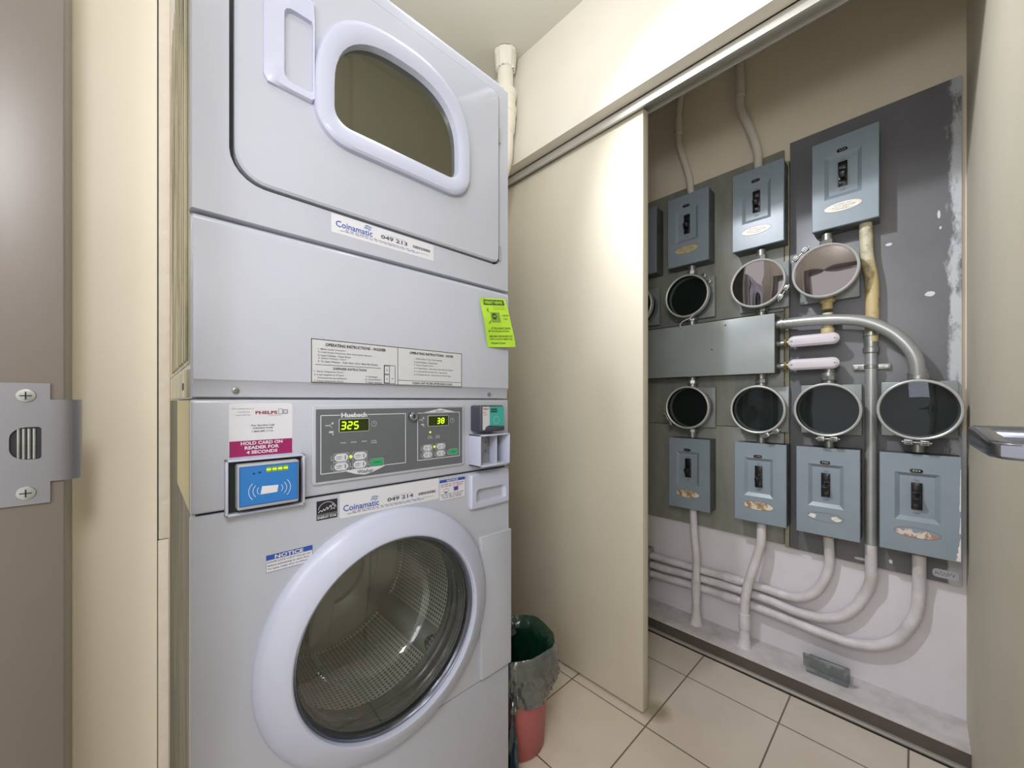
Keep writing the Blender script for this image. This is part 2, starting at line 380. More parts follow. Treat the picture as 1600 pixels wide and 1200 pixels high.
def holed(b, outer, inner, c, y0, y1, m):     # plate in the front plane with a hole, y0 front / y1 back
    o = match_outer(inner, outer, c); f = lambda L, y: [Vector((p[0], y, p[1])) for p in L]
    b.loft([f(o, y1), f(o, y0), f(inner, y0), f(inner, y1)], m)

# ------------------------------------------------------------------ the room
RH = 2.60
b = MB(); b.box(-.9, 2.05, -.6, 1.75, -.06, 0, TILE); struct('floor', b)
b = MB(); b.box(-.40, 2.05, -.3, 1.75, RH, RH+.06, CEIL); struct('ceiling', b)
b = MB(); b.box(1.93, 2.02, -.2, 1.70, 0, 1.0, OFFW); b.box(1.93, 2.02, -.2, 1.70, 1.0, RH, CREAM_SHADED); struct('wall_back', b)  # one wall; its upper part carries the painted-in warm shade
b = MB(); b.box(.655, 2.02, -.20, -.115, 0, RH, BEIGE2); b.box(-.20, .655, -.24, -.155, 0, RH, BEIGE); struct('wall_right', b)
b = MB(); b.box(-.39, 1.93, 1.53, 1.62, 0, RH, CREAM); struct('wall_left', b)
b = MB(); b.box(1.19, 1.335, -.115, 1.53, 2.148, RH, CREAM); struct('wall_header', b)
b = MB(); b.box(-.30, .0128, .70, .80, 0, RH, BEIGE); struct('wall_stub', b)
b = MB(); b.box(-.0613-.14, -.0613, .69, .70, 0, RH, BEIGE); b.box(-.2013, -.0613, -.24, -.155, 0, RH, BEIGE); b.box(-.2013, -.0613, -.155, .69, 2.12, RH, BEIGE); struct('wall_front', b)
# steel door frame round the camera's doorway
b = MB(); b.box(-.205, -.0613, .626, .692, 0, 2.12, TAUPE, .0015); b.box(-.205, -.0613, -.157, -.138, 0, 2.12, TAUPE, .001); b.box(-.205, -.0613, -.138, .626, 2.06, 2.12, TAUPE, .001)
jamb = struct('trim_1', b)
# ragged filler strip down the end of the stub wall, in two lengths
b = MB(); b.box(.0142, .0258, .6985, .72, .914, RH, STRIP, .0012); b.box(.0136, .0244, .699, .72, 0, .913, STRIP, .0012)
b.box(.0126, .0150, .7005, .705, 0, RH, DARK); struct('trim_2', b)
# curb and ledge under the meter wall
b = MB(); b.box(1.765, 1.93, -.115, 1.53, 0, .055, CURB); b.box(1.763, 1.93, -.115, 1.53, .055, .061, LEDGE, .001); struct('trim_3', b)
b = MB(); b.box(1.750, 1.766, -.115, 1.53, 0, .013, ALU, .003); b.box(1.744, 1.751, -.115, 1.53, 0, .003, DARK); struct('trim_4', b)
# sliding door track under the header
b = MB(); b.box(1.236, 1.240, -.115, 1.53, 2.112, 2.148, ALU, .0008); b.box(1.236, 1.304, -.115, 1.53, 2.142, 2.148, ALU, .0008)
b.box(1.254, 1.257, -.115, 1.53, 2.122, 2.143, ALU); b.box(1.301, 1.304, -.115, 1.53, 2.124, 2.148, ALU); b.box(1.240, 1.245, -.115, 1.53, 2.112, 2.116, ALU)
struct('trim_5', b)
# sliding closet door
b = MB(); b.box(1.260, 1.298, .657, 1.52, .010, 2.126, DOORP, .0012)
struct('door_2', b)
# entry door leaf, swung open along the right hand wall, with its lever
b = MB(); b.box(-.10, .64, -.137, -.103, .01, 2.05, DOORP, .001); door1 = struct('door_1', b)
b = MB()
zc = 1.064
sec = []      # lever bar: from the neck (far) to the elbow (near), then back to the leaf
path = [((.562, -.041), .0185, .013), ((.53, -.0415), .0175, .012), ((.49, -.0425), .0150, .012), ((.462, -.0435), .0130, .012), ((.4505, -.047), .0125, .012), ((.4465, -.058), .0122, .011), ((.4465, -.080), .012, .010)]
loops = []
for i, ((x, y), h, t) in enumerate(path):
    p0 = Vector(path[max(i-1, 0)][0]); p1 = Vector(path[min(i+1, len(path)-1)][0]); d = (p1-p0).normalized(); nx, ny = -d.y, d.x
    zb = 1.0575; pts = []
    for (u, v) in rrect(-t/2, t/2, 0, h, .0025, 3): pts.append(Vector((x + nx*u, y + ny*u, zb+v)))
    loops.append(pts)
b.loft(loops, CHROME, True, True)
b.cyl((.562, 0, 1.067), .010, -.085, -.036, 'Y', CHROME, 24, .002); b.cyl((.562, 0, 1.067), .031, -.1035, -.093, 'Y', CHROME, 40, .003)
b.build('door_handle', door1, 'satin nickel lever')

# strike plate on the jamb
st = empty('strike_plate', (-.087, .626, 1.056), 'steel strike plate screwed to the taupe door frame at left', 'strike plate')
b = MB()
inner = [(-.0985 + (p[0]), p[1]) for p in []]
hole = resample(rrect(-.0972, -.0765, 1.040, 1.073, (.011, .002, .002, .011), 5), 40)
out = rrect(-.1045, -.0706, .994, 1.118, .0015, 1)
outer4 = [(-.1045, .994), (-.0706, .994), (-.0706, 1.118), (-.1045, 1.118)]
holed(b, outer4, hole, (-.087, 1.056), .6238, .6262, STRIKE)
prof = [(-.0706, .6238), (-.064, .6238), (-.0585, .6245), (-.0535, .6275), (-.0505, .6325), (-.0495, .638)]
lo = [[Vector((x, y, z)) for z in (1.016, 1.019, 1.098, 1.101)] for x, y in prof]
lo2 = [[Vector((x-.0008, y+.0022, z)) for z in (1.016, 1.019, 1.098, 1.101)] for x, y in prof[::-1]]
b.loft(lo + lo2, STRIKE, closed=False)
b.build('plate', st)
b = MB(); b.box(-.0985, -.0755, .6252, .6262, 1.0385, 1.0745, DARK)
for k in range(4): b.cyl((-.0915+.0034*k, .6252, 1.056), .0012, -.0155, .0155, 'Z', STEEL, 10)
b.build('latch_pocket', st)
for z in (1.105, 1.006):
    b = MB(); b.lathe([(.0068, 0), (.0064, -.0012), (.003, -.0018), (0, -.0018)], (-.0865, .6238, z), 'Y', STEEL, 24)
    fn = front(.6219)
    b.line(fn, -.0865-.004, z, -.0865+.004, z, .0011, DARK); b.line(fn, -.0865, z-.004, -.0865, z+.004, .0011, DARK)
    b.build('screw', st)

# ceiling lamp holder (just above the frame) and its bulb
for (lx, ly, lz, lab) in ((.45, .80, 2.45, 'bare bulb lampholder hanging over the dryer'), (.12, .28, 2.40, 'bare bulb lampholder hanging near the doorway')):
    lampo = empty('ceiling_lamp', (lx, ly, RH), lab, 'ceiling light')
    b = MB(); b.lathe([(0, RH-.001), (.055, RH-.001), (.055, RH-.012), (.008, RH-.02), (.004, RH-.022), (.004, lz+.14), (.02, lz+.13), (.022, lz+.09), (0, lz+.085)], (lx, ly, 0), 'Z', PVC, 32); b.build('lamp_holder', lampo)

# ------------------------------------------------------------------ stacked washer and dryer
X0, X1, YF, YB = .0524, .7375, .786, 1.49
m = empty('stacked_washer_dryer', ((X0+X1)/2, (YF+YB)/2, 0), 'white stacked coin laundry washer and dryer filling the left half', 'washer dryer')
DC = (.3900, .6075); DR = .257
def F(L, y): return [Vector((p[0], y, p[1])) for p in L]
# washer cabinet
b = MB()
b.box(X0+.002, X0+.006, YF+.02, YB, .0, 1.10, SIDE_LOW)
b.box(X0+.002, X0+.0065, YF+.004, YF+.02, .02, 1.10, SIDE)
b.box(X1-.006, X1-.001, YF+.01, YB, .0, 1.10, ENAMEL); b.box(X0+.004, X1-.004, YB-.01, YB, 0, 1.10, ENAMEL)
b.box(X0+.004, X1-.004, YF+.03, YB, 0, .02, ENAMEL); b.box(X0+.004, X1-.004, YF+.03, YB, 1.08, 1.10, ENAMEL)
b.build('washer_cabinet', m)
circ = [(DC[0] + .214*math.cos(2*PI*k/72), DC[1] + .214*math.sin(2*PI*k/72)) for k in range(72)]
b = MB(); holed(b, [(X0, .368), (X1, .368), (X1, .9155), (X0, .9155)], circ, DC, YF, YF+.014, ENAMEL)
# raised pad to the right of the porthole, its top edge a slanted ledge
pad = rrect(.632, X1+.0035, .372, .744, (.004, .004, .002, .002), 2)
b.poly(F(pad, YF+.012), ENAMEL, Vector((0, -.021, 0)), .003)
b.build('front_panel', m)
b = MB(); b.box(X0, X1, YF, YF+.014, .02, .3655, ENAMEL, .002); b.build('toe_panel', m)
for z in (.36, .909):
    b = MB(); b.box(X0+.01, X1-.01, YF+.010, YF+.016, z, z+.013, DARK); b.build('panel_gap', m)
# drum and gasket
b = MB()
b.lathe([(.236, YF+.012), (.232, YF+.022), (.205, YF+.026), (.190, YF+.034), (.186, YF+.042), (.190, YF+.050), (.196, YF+.054), (.190, YF+.060), (.198, YF+.066), (.194, YF+.072), (.212, YF+.080), (.214, YF+.09), (.250, YF+.095)], (DC[0], 0, DC[1]), 'Y', GASKET, 72)
b.build('door_gasket', m)
b = MB(); b.lathe([(.214, YF+.088), (.226, YF+.095), (.238, YF+.11), (.238, YF+.40), (.232, YF+.405)], (DC[0], 0, DC[1]), 'Y', DRUM, 96)
offp = world_loc(m)
def druv(bm):
    lay = bm.loops.layers.uv.new('uv'); c = Vector((DC[0], 0, DC[1])) - offp
    for f in bm.faces:
        ang = [math.atan2(l.vert.co.z-c.z, l.vert.co.x-c.x) % (2*PI) for l in f.loops]
        if max(ang)-min(ang) > PI: ang = [a+2*PI if a < PI else a for a in ang]
        for l, a in zip(f.loops, ang): l[lay].uv = (a/(2*PI)*144, l.vert.co.y/.0105)
b.uv = druv
drum = b.build('drum', m)
b = MB(); b.lathe([(.232, YF+.404), (.222, YF+.402), (.216, YF+.396), (.150, YF+.396), (.142, YF+.385), (.10, YF+.380), (.094, YF+.392), (.05, YF+.392), (.04, YF+.380), (0, YF+.378)], (DC[0], 0, DC[1]), 'Y', DRUMB, 96)
for k in range(3):
    a = 2*PI*k/3 + .35
    M = Matrix.Translation((DC[0], YF+.385, DC[1])) @ Matrix.Rotation(-a, 4, 'Y')
    b.box(.045, .205, -.010, .012, -.028, .028, DRUMB, .009, 3, M)
b.build('drum_back', drum)
for k in range(3):
    a = 2*PI*k/3 + 1.35; b = MB(); M = Matrix.Translation((DC[0], 0, DC[1])) @ Matrix.Rotation(-a, 4, 'Y')
    prof = [(-.035, .238), (-.026, .215), (-.012, .192), (0, .186), (.012, .192), (.026, .215), (.035, .238)]
    loops = [[M @ Vector((r - (.012 if yy in (YF+.105, YF+.395) else 0) * (r < .23) * -1, yy, t)) for t, r in prof] for yy in (YF+.105, YF+.13, YF+.36, YF+.395)]
    b.loft(loops, mat('lifter_plastic', (150, 152, 150), .4) if k == 0 else MATS['lifter_plastic'], closed=False); b.build('drum_lifter', drum)
# porthole door
wd = MB()
wd.lathe([(.2580, YF+.002), (.2580, YF-.005), (.2545, YF-.0125), (.245, YF-.0185), (.232, YF-.0265), (.219, YF-.0335), (.208, YF-.0375), (.2045, YF-.0380), (.2015, YF-.0360), (.2003, YF-.030), (.2003, YF-.002), (.206, YF+.004)], (DC[0], 0, DC[1]), 'Y', PLASTIC, 96)
wdo = wd.build('washer_door', m)
b = MB(); b.lathe([(.2010, YF-.026), (.1960, YF-.028), (.1930, YF-.023), (.1920, YF-.008), (.2000, YF-.004)], (DC[0], 0, DC[1]), 'Y', CHROME, 96)
b.lathe([(.1925, YF-.008), (.1885, YF-.006), (.1885, YF-.001), (.1865, YF+.001), (.1865, YF+.007), (.1840, YF+.010), (.184, YF+.020)], (DC[0], 0, DC[1]), 'Y', GASKET, 96); b.build('glass_rim', wdo)
b = MB(); b.lathe([(.1925, YF-.016), (.190, YF+.002), (.184, YF+.010), (.178, YF+.040), (.168, YF+.082), (.155, YF+.106), (.130, YF+.120), (.08, YF+.130), (.04, YF+.133), (0, YF+.134)], (DC[0], 0, DC[1]), 'Y', GL_BOWL, 96)
b.lathe([(.1925, YF-.016), (.15, YF-.020), (.08, YF-.0225), (0, YF-.023)], (DC[0], 0, DC[1]), 'Y', GL_BOWL, 96)
b.build('door_glass', wdo, 'clear bulging glass bowl')
b = MB(); b.lathe([(.1905, YF+.0015), (.1905, YF+.004), (.1865, YF+.006), (.186, YF+.003)], (DC[0], 0, DC[1]), 'Y', STEEL, 96); b.build('steel_trim_ring', wdo)
# control housing
b = MB(); b.box(X0, X1, YF, YF+.3, .9185, 1.102, ENAMEL, .005, 3); b.box(X0-.0008, X0+.0005, YF+.006, YF+.3, .925, 1.10, mat('olive_housing_side', (168, 158, 118), .4)); b.build('control_housing', m)  # thin olive panel over the housing's left side, darker than its front
b = MB(); b.poly(F(rrect(.228, .5805, .9395, 1.0915, .006, 4), YF+.001), ENAMEL, Vector((0, -.006, 0)), .002)
b.box(.2345, .574, YF-.0056, YF-.003, .9452, 1.0835, PANEL)
fn = front(YF-.0062)
# washer outline, with title gap and bottom banner
T = .0016
b.line(fn, .243, .960, .243, 1.072, T, PALE); b.line(fn, .419, .962, .419, 1.072, T, PALE)
b.line(fn, .243, 1.0715, .279, 1.0715, T, PALE); b.line(fn, .334, 1.0715, .419, 1.0715, T, PALE); b.line(fn, .243, .960, .290, .960, T, PALE); b.line(fn, .372, .963, .419, .963, T, PALE)
b.faces([fn(.284, .9615), fn(.376, .9635), fn(.345, .952), fn(.327, .9485), fn(.309, .952)], [(0, 1, 2, 3, 4)], PALE, False)
b.text('Huebsch', fn, .2805, 1.0665, .052, .0095, PALE, .05); b.text('Washer', front(YF-.0066), .312, .9522, .034, .0072, INKG, .02)
b.line(fn, .449, .964, .449, 1.072, T, PALE); b.line(fn, .565, .964, .565, 1.072, T, PALE); b.line(fn, .449, .964, .565, .964, T, PALE); b.line(fn, .449, 1.0715, .565, 1.0715, T, PALE)
b.faces([fn(.459, 1.0715), fn(.559, 1.0715), fn(.509, 1.0815)], [(0, 1, 2)], PALE, False); b.text('Dryer', front(YF-.0066), .497, 1.0725, .024, .0056, INKG, .02)
# small icons and captions
for (cx, cz) in ((.347, 1.052), (.5435, 1.052)):
    for k in range(16):
        a = 2*PI*k/16; a2 = 2*PI*(k+1)/16; r = .0055
        b.line(fn, cx+r*math.cos(a), cz+r*math.sin(a), cx+r*math.cos(a2), cz+r*math.sin(a2), .0007, STICK2)
    b.line(fn, cx, cz, cx, cz+.004, .0007, STICK2); b.line(fn, cx, cz, cx+.003, cz, .0007, STICK2)
for (cx, cz, sc) in ((.262, 1.052, 1), (.462, 1.056, .85)):
    b.line(fn, cx-.011*sc, cz, cx-.003*sc, cz, .0016*sc, STICK2); b.line(fn, cx-.003*sc, cz, cx+.002*sc, cz+.005*sc, .0008, STICK2); b.line(fn, cx-.003*sc, cz, cx+.002*sc, cz-.005*sc, .0008, STICK2)
    b.rect(fn, cx+.001, cx+.004, cz+.002, cz+.006, STICK2); b.rect(fn, cx-.004*sc, cx+.004*sc, cz-.0145*sc, cz-.011*sc, STICK2); b.rect(fn, cx+.002, cx+.004, cz-.019*sc, cz-.0155*sc, STICK2)
for cx, t in ((.2844, 'WASH'), (.305, 'RINSE'), (.326, 'SPIN'), (.347, 'DOOR'), (.4815, 'DOOR'), (.502, 'ADD')):
    w = .011; dz = 0
    b.text(t, fn, cx-w/2, 1.0155, w, .0024, STICK2, .03)
    if t in ('DOOR', 'ADD') : b.text('LOCKED' if cx < .4 else 'CYCLE', fn, cx-.0065, 1.0115, .013, .0024, STICK2, .03)
    b.lathe([(.0014, 0), (0, 0)], (cx, YF-.0062, 1.0245), 'Y', INKG, 10)
b.build('control_panel', m, 'grey control panel with white outlines')
panel = m
SEG = {'0': 'abcdef', '1': 'bc', '2': 'abged', '3': 'abgcd', '4': 'fgbc', '5': 'afgcd', '8': 'abcdefg', '9': 'abcdfg'}
def digit(b, fn, ch, x, z, w, h, t, m):
    sl = .12*h
    g = lambda u, v: fn(u + (v-z)*.10, v)
    P = {'a': (x, z+h, x+w, z+h), 'd': (x, z, x+w, z), 'g': (x, z+h/2, x+w, z+h/2), 'f': (x, z+h/2, x, z+h), 'e': (x, z, x, z+h/2), 'b': (x+w, z+h/2, x+w, z+h), 'c': (x+w, z, x+w, z+h/2)}
    for s in SEG[ch]:
        x0, z0, x1, z1 = P[s]; d = Vector((x1-x0, z1-z0)).normalized()*t*.35; b.line(g, x0+d.x, z0+d.y, x1-d.x, z1-d.y, t, m)
for (x0, x1, z0, z1, s, xs, w) in ((.2762, .3365, 1.0375, 1.0640, '325', (.2800, .2925, .3050), .0078), (.4755, .5325, 1.0400, 1.0650, '38', (.500, .5115), .0068)):
    b = MB(); b.poly(F(rrect(x0, x1, z0, z1, .002, 2), YF-.0055), STICK2, Vector((0, -.0012, 0)))
    b.rect(front(YF-.0070), x0+.001, x1-.001, z0+.001, z1-.001, LEDBG)
    for ch, x in zip(s, xs): digit(b, front(YF-.0076), ch, x, z0+.0065, w, .0135 if s == '325' else .0115, .0020, LED)
    b.build('display', m, 'green lit digits %s on a dark window' % s)
# key lock
b = MB(); b.cyl((.4365, YF-.004, 1.0645), .0105, -.010, 0, 'Y', CHROME, 28, .001); b.rect(front(YF-.0145), .4358, .4374, 1.060, 1.069, DARK); b.lathe([(.0075, 0), (.0068, -.0006), (.0055, 0)], (.4365, YF-.014, 1.0645), 'Y', STEEL, 24); b.build('key_lock', m)
def capsule(x, z, w, h): return rrect(x-w/2, x+w/2, z-h/2, z+h/2, h*.48, 5)
for (x, z, kind) in ((.281, .988, 0), (.318, .9880, 0), (.281, .9705, 0), (.3175, .9708, 0), (.3535, .971, 1), (.475, .9905, 2), (.511, .9915, 2), (.475, .9748, 2), (.5105, .975, 2), (.5465, .9755, 3)):
    b = MB(); k = .86 if kind in (2, 3) else 1
    w, h = (.026*k, .0145*k) if kind != 1 and kind != 3 else (.0255*k, .0135*k)
    fn = front(YF-.0062)
    q = rrect(x-w/2-.002, x+w/2+.0015, z-h/2-.0012, z+h/2+.0012, .002, 2)
    for i in range(len(q)): b.line(fn, *q[i], *q[(i+1) % len(q)], .0006, STICK2)
    b.line(fn, x-w/2-.006, z-.004, x-w/2-.002, z-.004, .0007, STICK2); b.line(fn, x-w/2-.006, z-.004, x-w/2-.006, z+.005, .0007, STICK2)
    if kind in (1, 3): b.poly(F(rrect(x-w/2, x+w/2, z-h/2, z+h/2, .001, 2), YF-.0056), GREENB, Vector((0, -.0012, 0))); b.text('START', front(YF-.0072), x-w*.3, z-.0012, w*.6, .0026, NOTED, .02)
    else:
        b.poly(F(capsule(x, z, w, h), YF-.0056), PALE, Vector((0, -.0012, 0)))
        b.text('NORMAL' if x < .3 else 'DELI', front(YF-.0072), x-w*.38, z+.0006, w*.42, .0022, INKG, .02); b.text('HOT', front(YF-.0072), x-w*.36, z-.0034, w*.36, .0022, INKG, .02); b.rect(front(YF-.0072), x+w*.24, x+w*.31, z-.004, z+.004, INKG)
    b.build('button', m, 'green start button' if kind in (1, 3) else None)
for (x, z, r) in ((.2995, .988, .0026), (.4935, .992, .0022), (.482, 1.0265, .0020)):
    b = MB(); b.lathe([(r, 0), (r*.8, -.001), (0, -.0012)], (x, YF-.006, z), 'Y', LED, 16); b.build('indicator_light', m, 'small lit green lamp')

def sticker(x0, x1, z0, z1, y, name, label, draw, base=STICK, r=.002, tilt=0):
    b = MB(); b.poly(F(rrect(x0, x1, z0, z1, r, 3), y+.0004), base, Vector((0, -.0008, 0)))
    draw(b, front(y-.0009)); return b.build(name, m, label)
def squig(b, fn, x0, x1, z, h, m, words, seed=0):       # a line of type too small to read
    R = random.Random(seed); x = x0; W_ = (x1-x0)/words
    for k in range(words):
        w = W_*(.6 + .3*R.random()); n = max(2, int(w/(h*.75)))
        st = ''.join(R.choice('aeimnorstuwc') for _ in range(n)); b.text(st, fn, x, z, w, h, m, .03); x += W_
def d_phelps(b, fn):
    b.rect(fn, .1024, .1955, 1.0053, 1.0318, MAROON)
    for i, t in enumerate(('HOLD CARD ON', 'READER FOR', '4 SECONDS')):
        w = (.062, .051, .046)[i]; b.text(t, front(YF-.0014), .149-w/2, 1.0245-.0078*i, w, .0058, STICK, .035)
    b.text('This equipment is', fn, .1045, 1.0850, .032, .0022, INKG); b.text('owned by:', fn, .114, 1.0795, .017, .0022, INKG); b.text('operated by:', fn, .111, 1.0745, .021, .0022, INKG)
    b.text('PHELPS', fn, .139, 1.0765, .033, .0056, DRED, .035); b.text('LAUNDRY SERVICES', fn, .158, 1.0738, .020, .0013, DRED)
    b.frame(fn, .1735, .1805, 1.0765, 1.0855, .0006, INKG); b.frame(fn, .181, .1885, 1.0765, 1.0840, .0006, INKG)
    for k in range(12):
        a = 2*PI*k/12; a2 = 2*PI*(k+1)/12; b.line(fn, .1848+.0025*math.cos(a), 1.080+.0025*math.sin(a), .1848+.0025*math.cos(a2), 1.080+.0025*math.sin(a2), .0005, INKG)
    b.text('For Service Call', fn, .133, 1.0560, .034, .0030, INKG, .02); b.text('(780)455-9208', fn, .135, 1.0508, .030, .0030, INKG, .02); b.text('1-800-587-1112', fn, .134, 1.0456, .031, .0030, INKG, .02)
sticker(.102, .1962, 1.0048, 1.0958, YF, 'sticker', 'white sticker with a maroon band reading HOLD CARD ON READER FOR 4 SECONDS', d_phelps, STICK, .005)
def d_coin(num, x0, zb):
    def g(b, fn):
        b.text('Coinamatic', fn, x0, zb, .074, .0125, BLUE, .012)
        for k in range(3):
            for j in range(4):
                xa = x0+.056+.0035*j+.001*k; b.line(fn, xa, zb+.0135+.0028*k+(.001 if j in (1, 2) else 0), xa+.0038, zb+.0135+.0028*k+(.0013 if j in (0, 1) else 0), .0012, BLUE if k != 1 else LBLUE)
        b.text(num, fn, x0+.0925, zb+.003, .062, .0085, INKG, .03)
        b.line(fn, x0+.104, zb+.0135, x0+.150, zb+.0135, .0004, INKG)
        R = random.Random(3); x = x0+.168
        while x < x0+.213: w = R.choice((.001, .002, .0026)); b.rect(fn, x, x+w, zb+.0040, zb+.0100, INKG); x += w + R.choice((.0008, .0014))
        squig(b, fn, x0+.018, x0+.135, zb-.0035, .0016, INKG, 12, 1); squig(b, fn, x0+.008, x0+.15, zb-.0065, .0016, INKG, 14, 2); squig(b, fn, x0+.137, x0+.175, zb-.0035, .0018, BLUE, 3, 4); squig(b, fn, x0+.155, x0+.185, zb-.0065, .0018, BLUE, 3, 5)
        squig(b, fn, x0+.178, x0+.21, zb-.0035, .0013, NOTEM, 3, 6)
    return g
sticker(.2640, .4945, 1.4295, 1.4662, YF, 'sticker', 'white Coinamatic sticker numbered 049 213', d_coin('049 213', .2722, 1.4425), STICK, .001)
sticker(.2800, .5085, .8665, .9150, YF, 'sticker', 'white Coinamatic sticker numbered 049 214', d_coin('049 214', .2865, .8790), STICK, .001)
def d_instr(b, fn):
    b.frame(fn, .2265, .5733, 1.1340, 1.2172, .0013, INK); b.rect(fn, .4012, .4022, 1.1345, 1.2165, INK)
    b.text('OPERATING INSTRUCTIONS - WASHER', fn, .252, 1.2045, .122, .0060, INK, .03)
    for i, t in enumerate(('1. Make Cycle Selection.', '2. Load Supply Dispenser (See Instructions Below).', '3. Load Clothes - Close Door.', '4. Insert Coin(s) / Card.', '5. To Start Washer - Push Start. Door Must Be Closed.')):
        b.text(t, fn, .2385, 1.1965-.0058*i, (.052, .105, .062, .053, .118)[i], .0036, INKG, .015)
    b.rect(fn, .234, .363, 1.1680, 1.1688, INK)
    b.text('DISPENSER INSTRUCTIONS', fn, .266, 1.1600, .066, .0046, INK, .02)
    for i, t in enumerate(('1. Open Dispenser Door.', '2. Load Supplies In Proper', 'Compartment (as Indicated).', '3. Close Dispenser Door.')):
        b.text(t, fn, .2315 + (.006 if i == 2 else 0), 1.1535-.0060*i, .055, .0036, INKG, .015)
    for i, t in enumerate(('A. Detergent', 'B. Liquid Bleach', 'C. Fabric Softener')): b.text(t, fn, .330, 1.1475-.0058*i, (.026, .033, .036)[i], .0036, INKG, .015)
    b.frame(fn, .3695, .3955, 1.1365, 1.1760, .0009, INK); b.frame(fn, .3705, .3825, 1.1375, 1.1555, .0009, INK); b.frame(fn, .3705, .3825, 1.1565, 1.1750, .0009, INK)
    for (x, z) in ((.3765, 1.165), (.3765, 1.1465), (.389, 1.1475)): b.rect(fn, x-.001, x+.001, z-.001, z+.001, INK)
    b.text('OPERATING INSTRUCTIONS - DRYER', fn, .430, 1.2045, .118, .0056, INK, .03)
    for i, t in enumerate(('1. Select Fabric Type (Heat setting).', '2. Load Clothes - Close Door.', '3. Insert Coin(s) / Card.', '4. To Start Dryer - Push Start. Door Must Be Closed.', '5. To Stop Dryer During Cycle - Open Door.', '6. To Restart Dryer - Close Door and Push Start.')):
        b.text(t, fn, .4415, 1.1930-.0072*i, (.075, .062, .050, .106, .090, .100)[i], .0036, INKG, .015)
    b.rect(fn, .402, .573, 1.1445, 1.1453, INK); b.text('CLEAN LINT FILTER AFTER EACH LOAD', fn, .437, 1.1372, .108, .0048, INK, .02)
sticker(.226, .5737, 1.1335, 1.2177, YF-.0035, 'instruction_plate', 'silver operating instructions plate with black frame', d_instr, STICK2, .003)
def d_estar(b, fn):
    b.rect(fn, .2380, .2748, .8822, .8825, STICK)
    for k in range(10):
        a = PI*(.05+.9*k/10); a2 = PI*(.05+.9*(k+1)/10); b.line(fn, .2565+.0165*math.cos(a), .889+.0155*math.sin(a), .2565+.0165*math.cos(a2), .889+.0155*math.sin(a2), .0008, STICK)
    zz = [(.240, .886), (.244, .890), (.247, .887), (.250, .892), (.252, .888), (.256, .895), (.257, .889), (.262, .897), (.264, .893)]
    for p, q in zip(zz, zz[1:]): b.line(fn, *p, *q, .0011, STICK)
    s = [(.2665 + (.0062 if k % 2 == 0 else .0026)*math.sin(2*PI*k/10), .8935 + (.0062 if k % 2 == 0 else .0026)*math.cos(2*PI*k/10)) for k in range(10)]
    for i in range(10): b.line(fn, *s[i], *s[(i+1) % 10], .0008, STICK)
    b.rect(fn, .238, .2748, .8795, .8801, STICK); b.text('ENERGY STAR', fn, .2388, .8738, .035, .0044, STICK, .025)
sticker(.2372, .2755, .8712, .9080, YF, 'sticker', 'black square Energy Star sticker', d_estar, INK, .0005)
def d_notice(b, fn):
    b.rect(fn, .1548, .2296, .8190, .8280, BLUE); b.text('NOTICE', front(YF-.0014), .168, .8200, .046, .0068, STICK, .03)
    for i, t in enumerate(('DOOR LOCK LIGHT must go out', 'before attempting to open door.', 'To open, swipe door in mid-cycle')): b.text(t, fn, .157, .8125-.0058*i, .069, .0042, INKG, .01)
    b.frame(fn, .1546, .2298, .7976, .8282, .0005, BLUE)
sticker(.1543, .2300, .7973, .8284, YF, 'sticker', 'small white sticker with a blue NOTICE header', d_notice, STICK, .0006)
def d_not2(b, fn):
    b.rect(fn, .5110, .5858, .9020, .9088, BLUE); b.text('NOTICE', front(YF-.0014), .531, .9030, .033, .0048, STICK, .03)
    squig(b, fn, .514, .583, .8960, .0024, DRED, 6, 2); squig(b, fn, .514, .583, .8915, .0024, DRED, 6, 9)
    b.frame(fn, .523, .536, .8785, .8865, .0006, INKG); b.rect(fn, .525, .533, .8765, .8785, INK); b.rect(fn, .552, .565, .8785, .8880, PURPLE); b.line(fn, .548, .8865, .570, .8895, .0006, PURPLE)
    for i in range(3): squig(b, fn, .514+.003*i, .584-.004*i, .8725-.0045*i, .0022, INKG, 6, 20+i)
    b.frame(fn, .5108, .5860, .8590, .9090, .0004, INKG)
sticker(.5106, .5862, .8588, .9092, YF, 'sticker', 'white and blue notice sticker beside the drawer', d_not2, STICK, .0006)
# card reader in its white frame
b = MB()
for (a0, a1, c0, c1) in ((.0955, .0995, .910, 1.0025), (.2095, .2135, .910, 1.0025), (.0955, .2135, .910, .9135), (.0955, .2135, .999, 1.0025)): b.box(a0, a1, YF-.0145, YF+.001, c0, c1, PLASTIC, .001)
b.box(.099, .210, YF-.002, YF-.0005, .913, .9995, GASKET); cr = b.build('reader_bracket', m)
b = MB(); b.box(.1095, .2000, YF-.028, YF-.002, .9205, .9950, mat('reader_grey', (165, 168, 172), .4), .003, 3)
yy = YF-.0284; fn = front(yy); b.rect(fn, .1118, .1978, .9262, .9915, BLUE); fn = front(yy-.0005); b.rect(fn, .1130, .1968, .9275, .9905, RBLUE)
fn = front(yy-.0010)
def gf(u, v): return fn(u, v)
b.faces([fn(.141, .943), fn(.1655, .9435), fn(.1675, .9555), fn(.1435, .9565)], [(0, 1, 2, 3)], STICK, False)
for sgn, cx in ((-1, .145), (1, .1655)):
    for j, R_ in enumerate((.0085, .0145, .0205)):
        for k in range(8):
            a = -.75+1.5*k/8; a2 = -.75+1.5*(k+1)/8; b.line(fn, cx+sgn*R_*math.cos(a), .9495+R_*math.sin(a)*.95, cx+sgn*R_*math.cos(a2), .9495+R_*math.sin(a2)*.95, .0009, STICK)
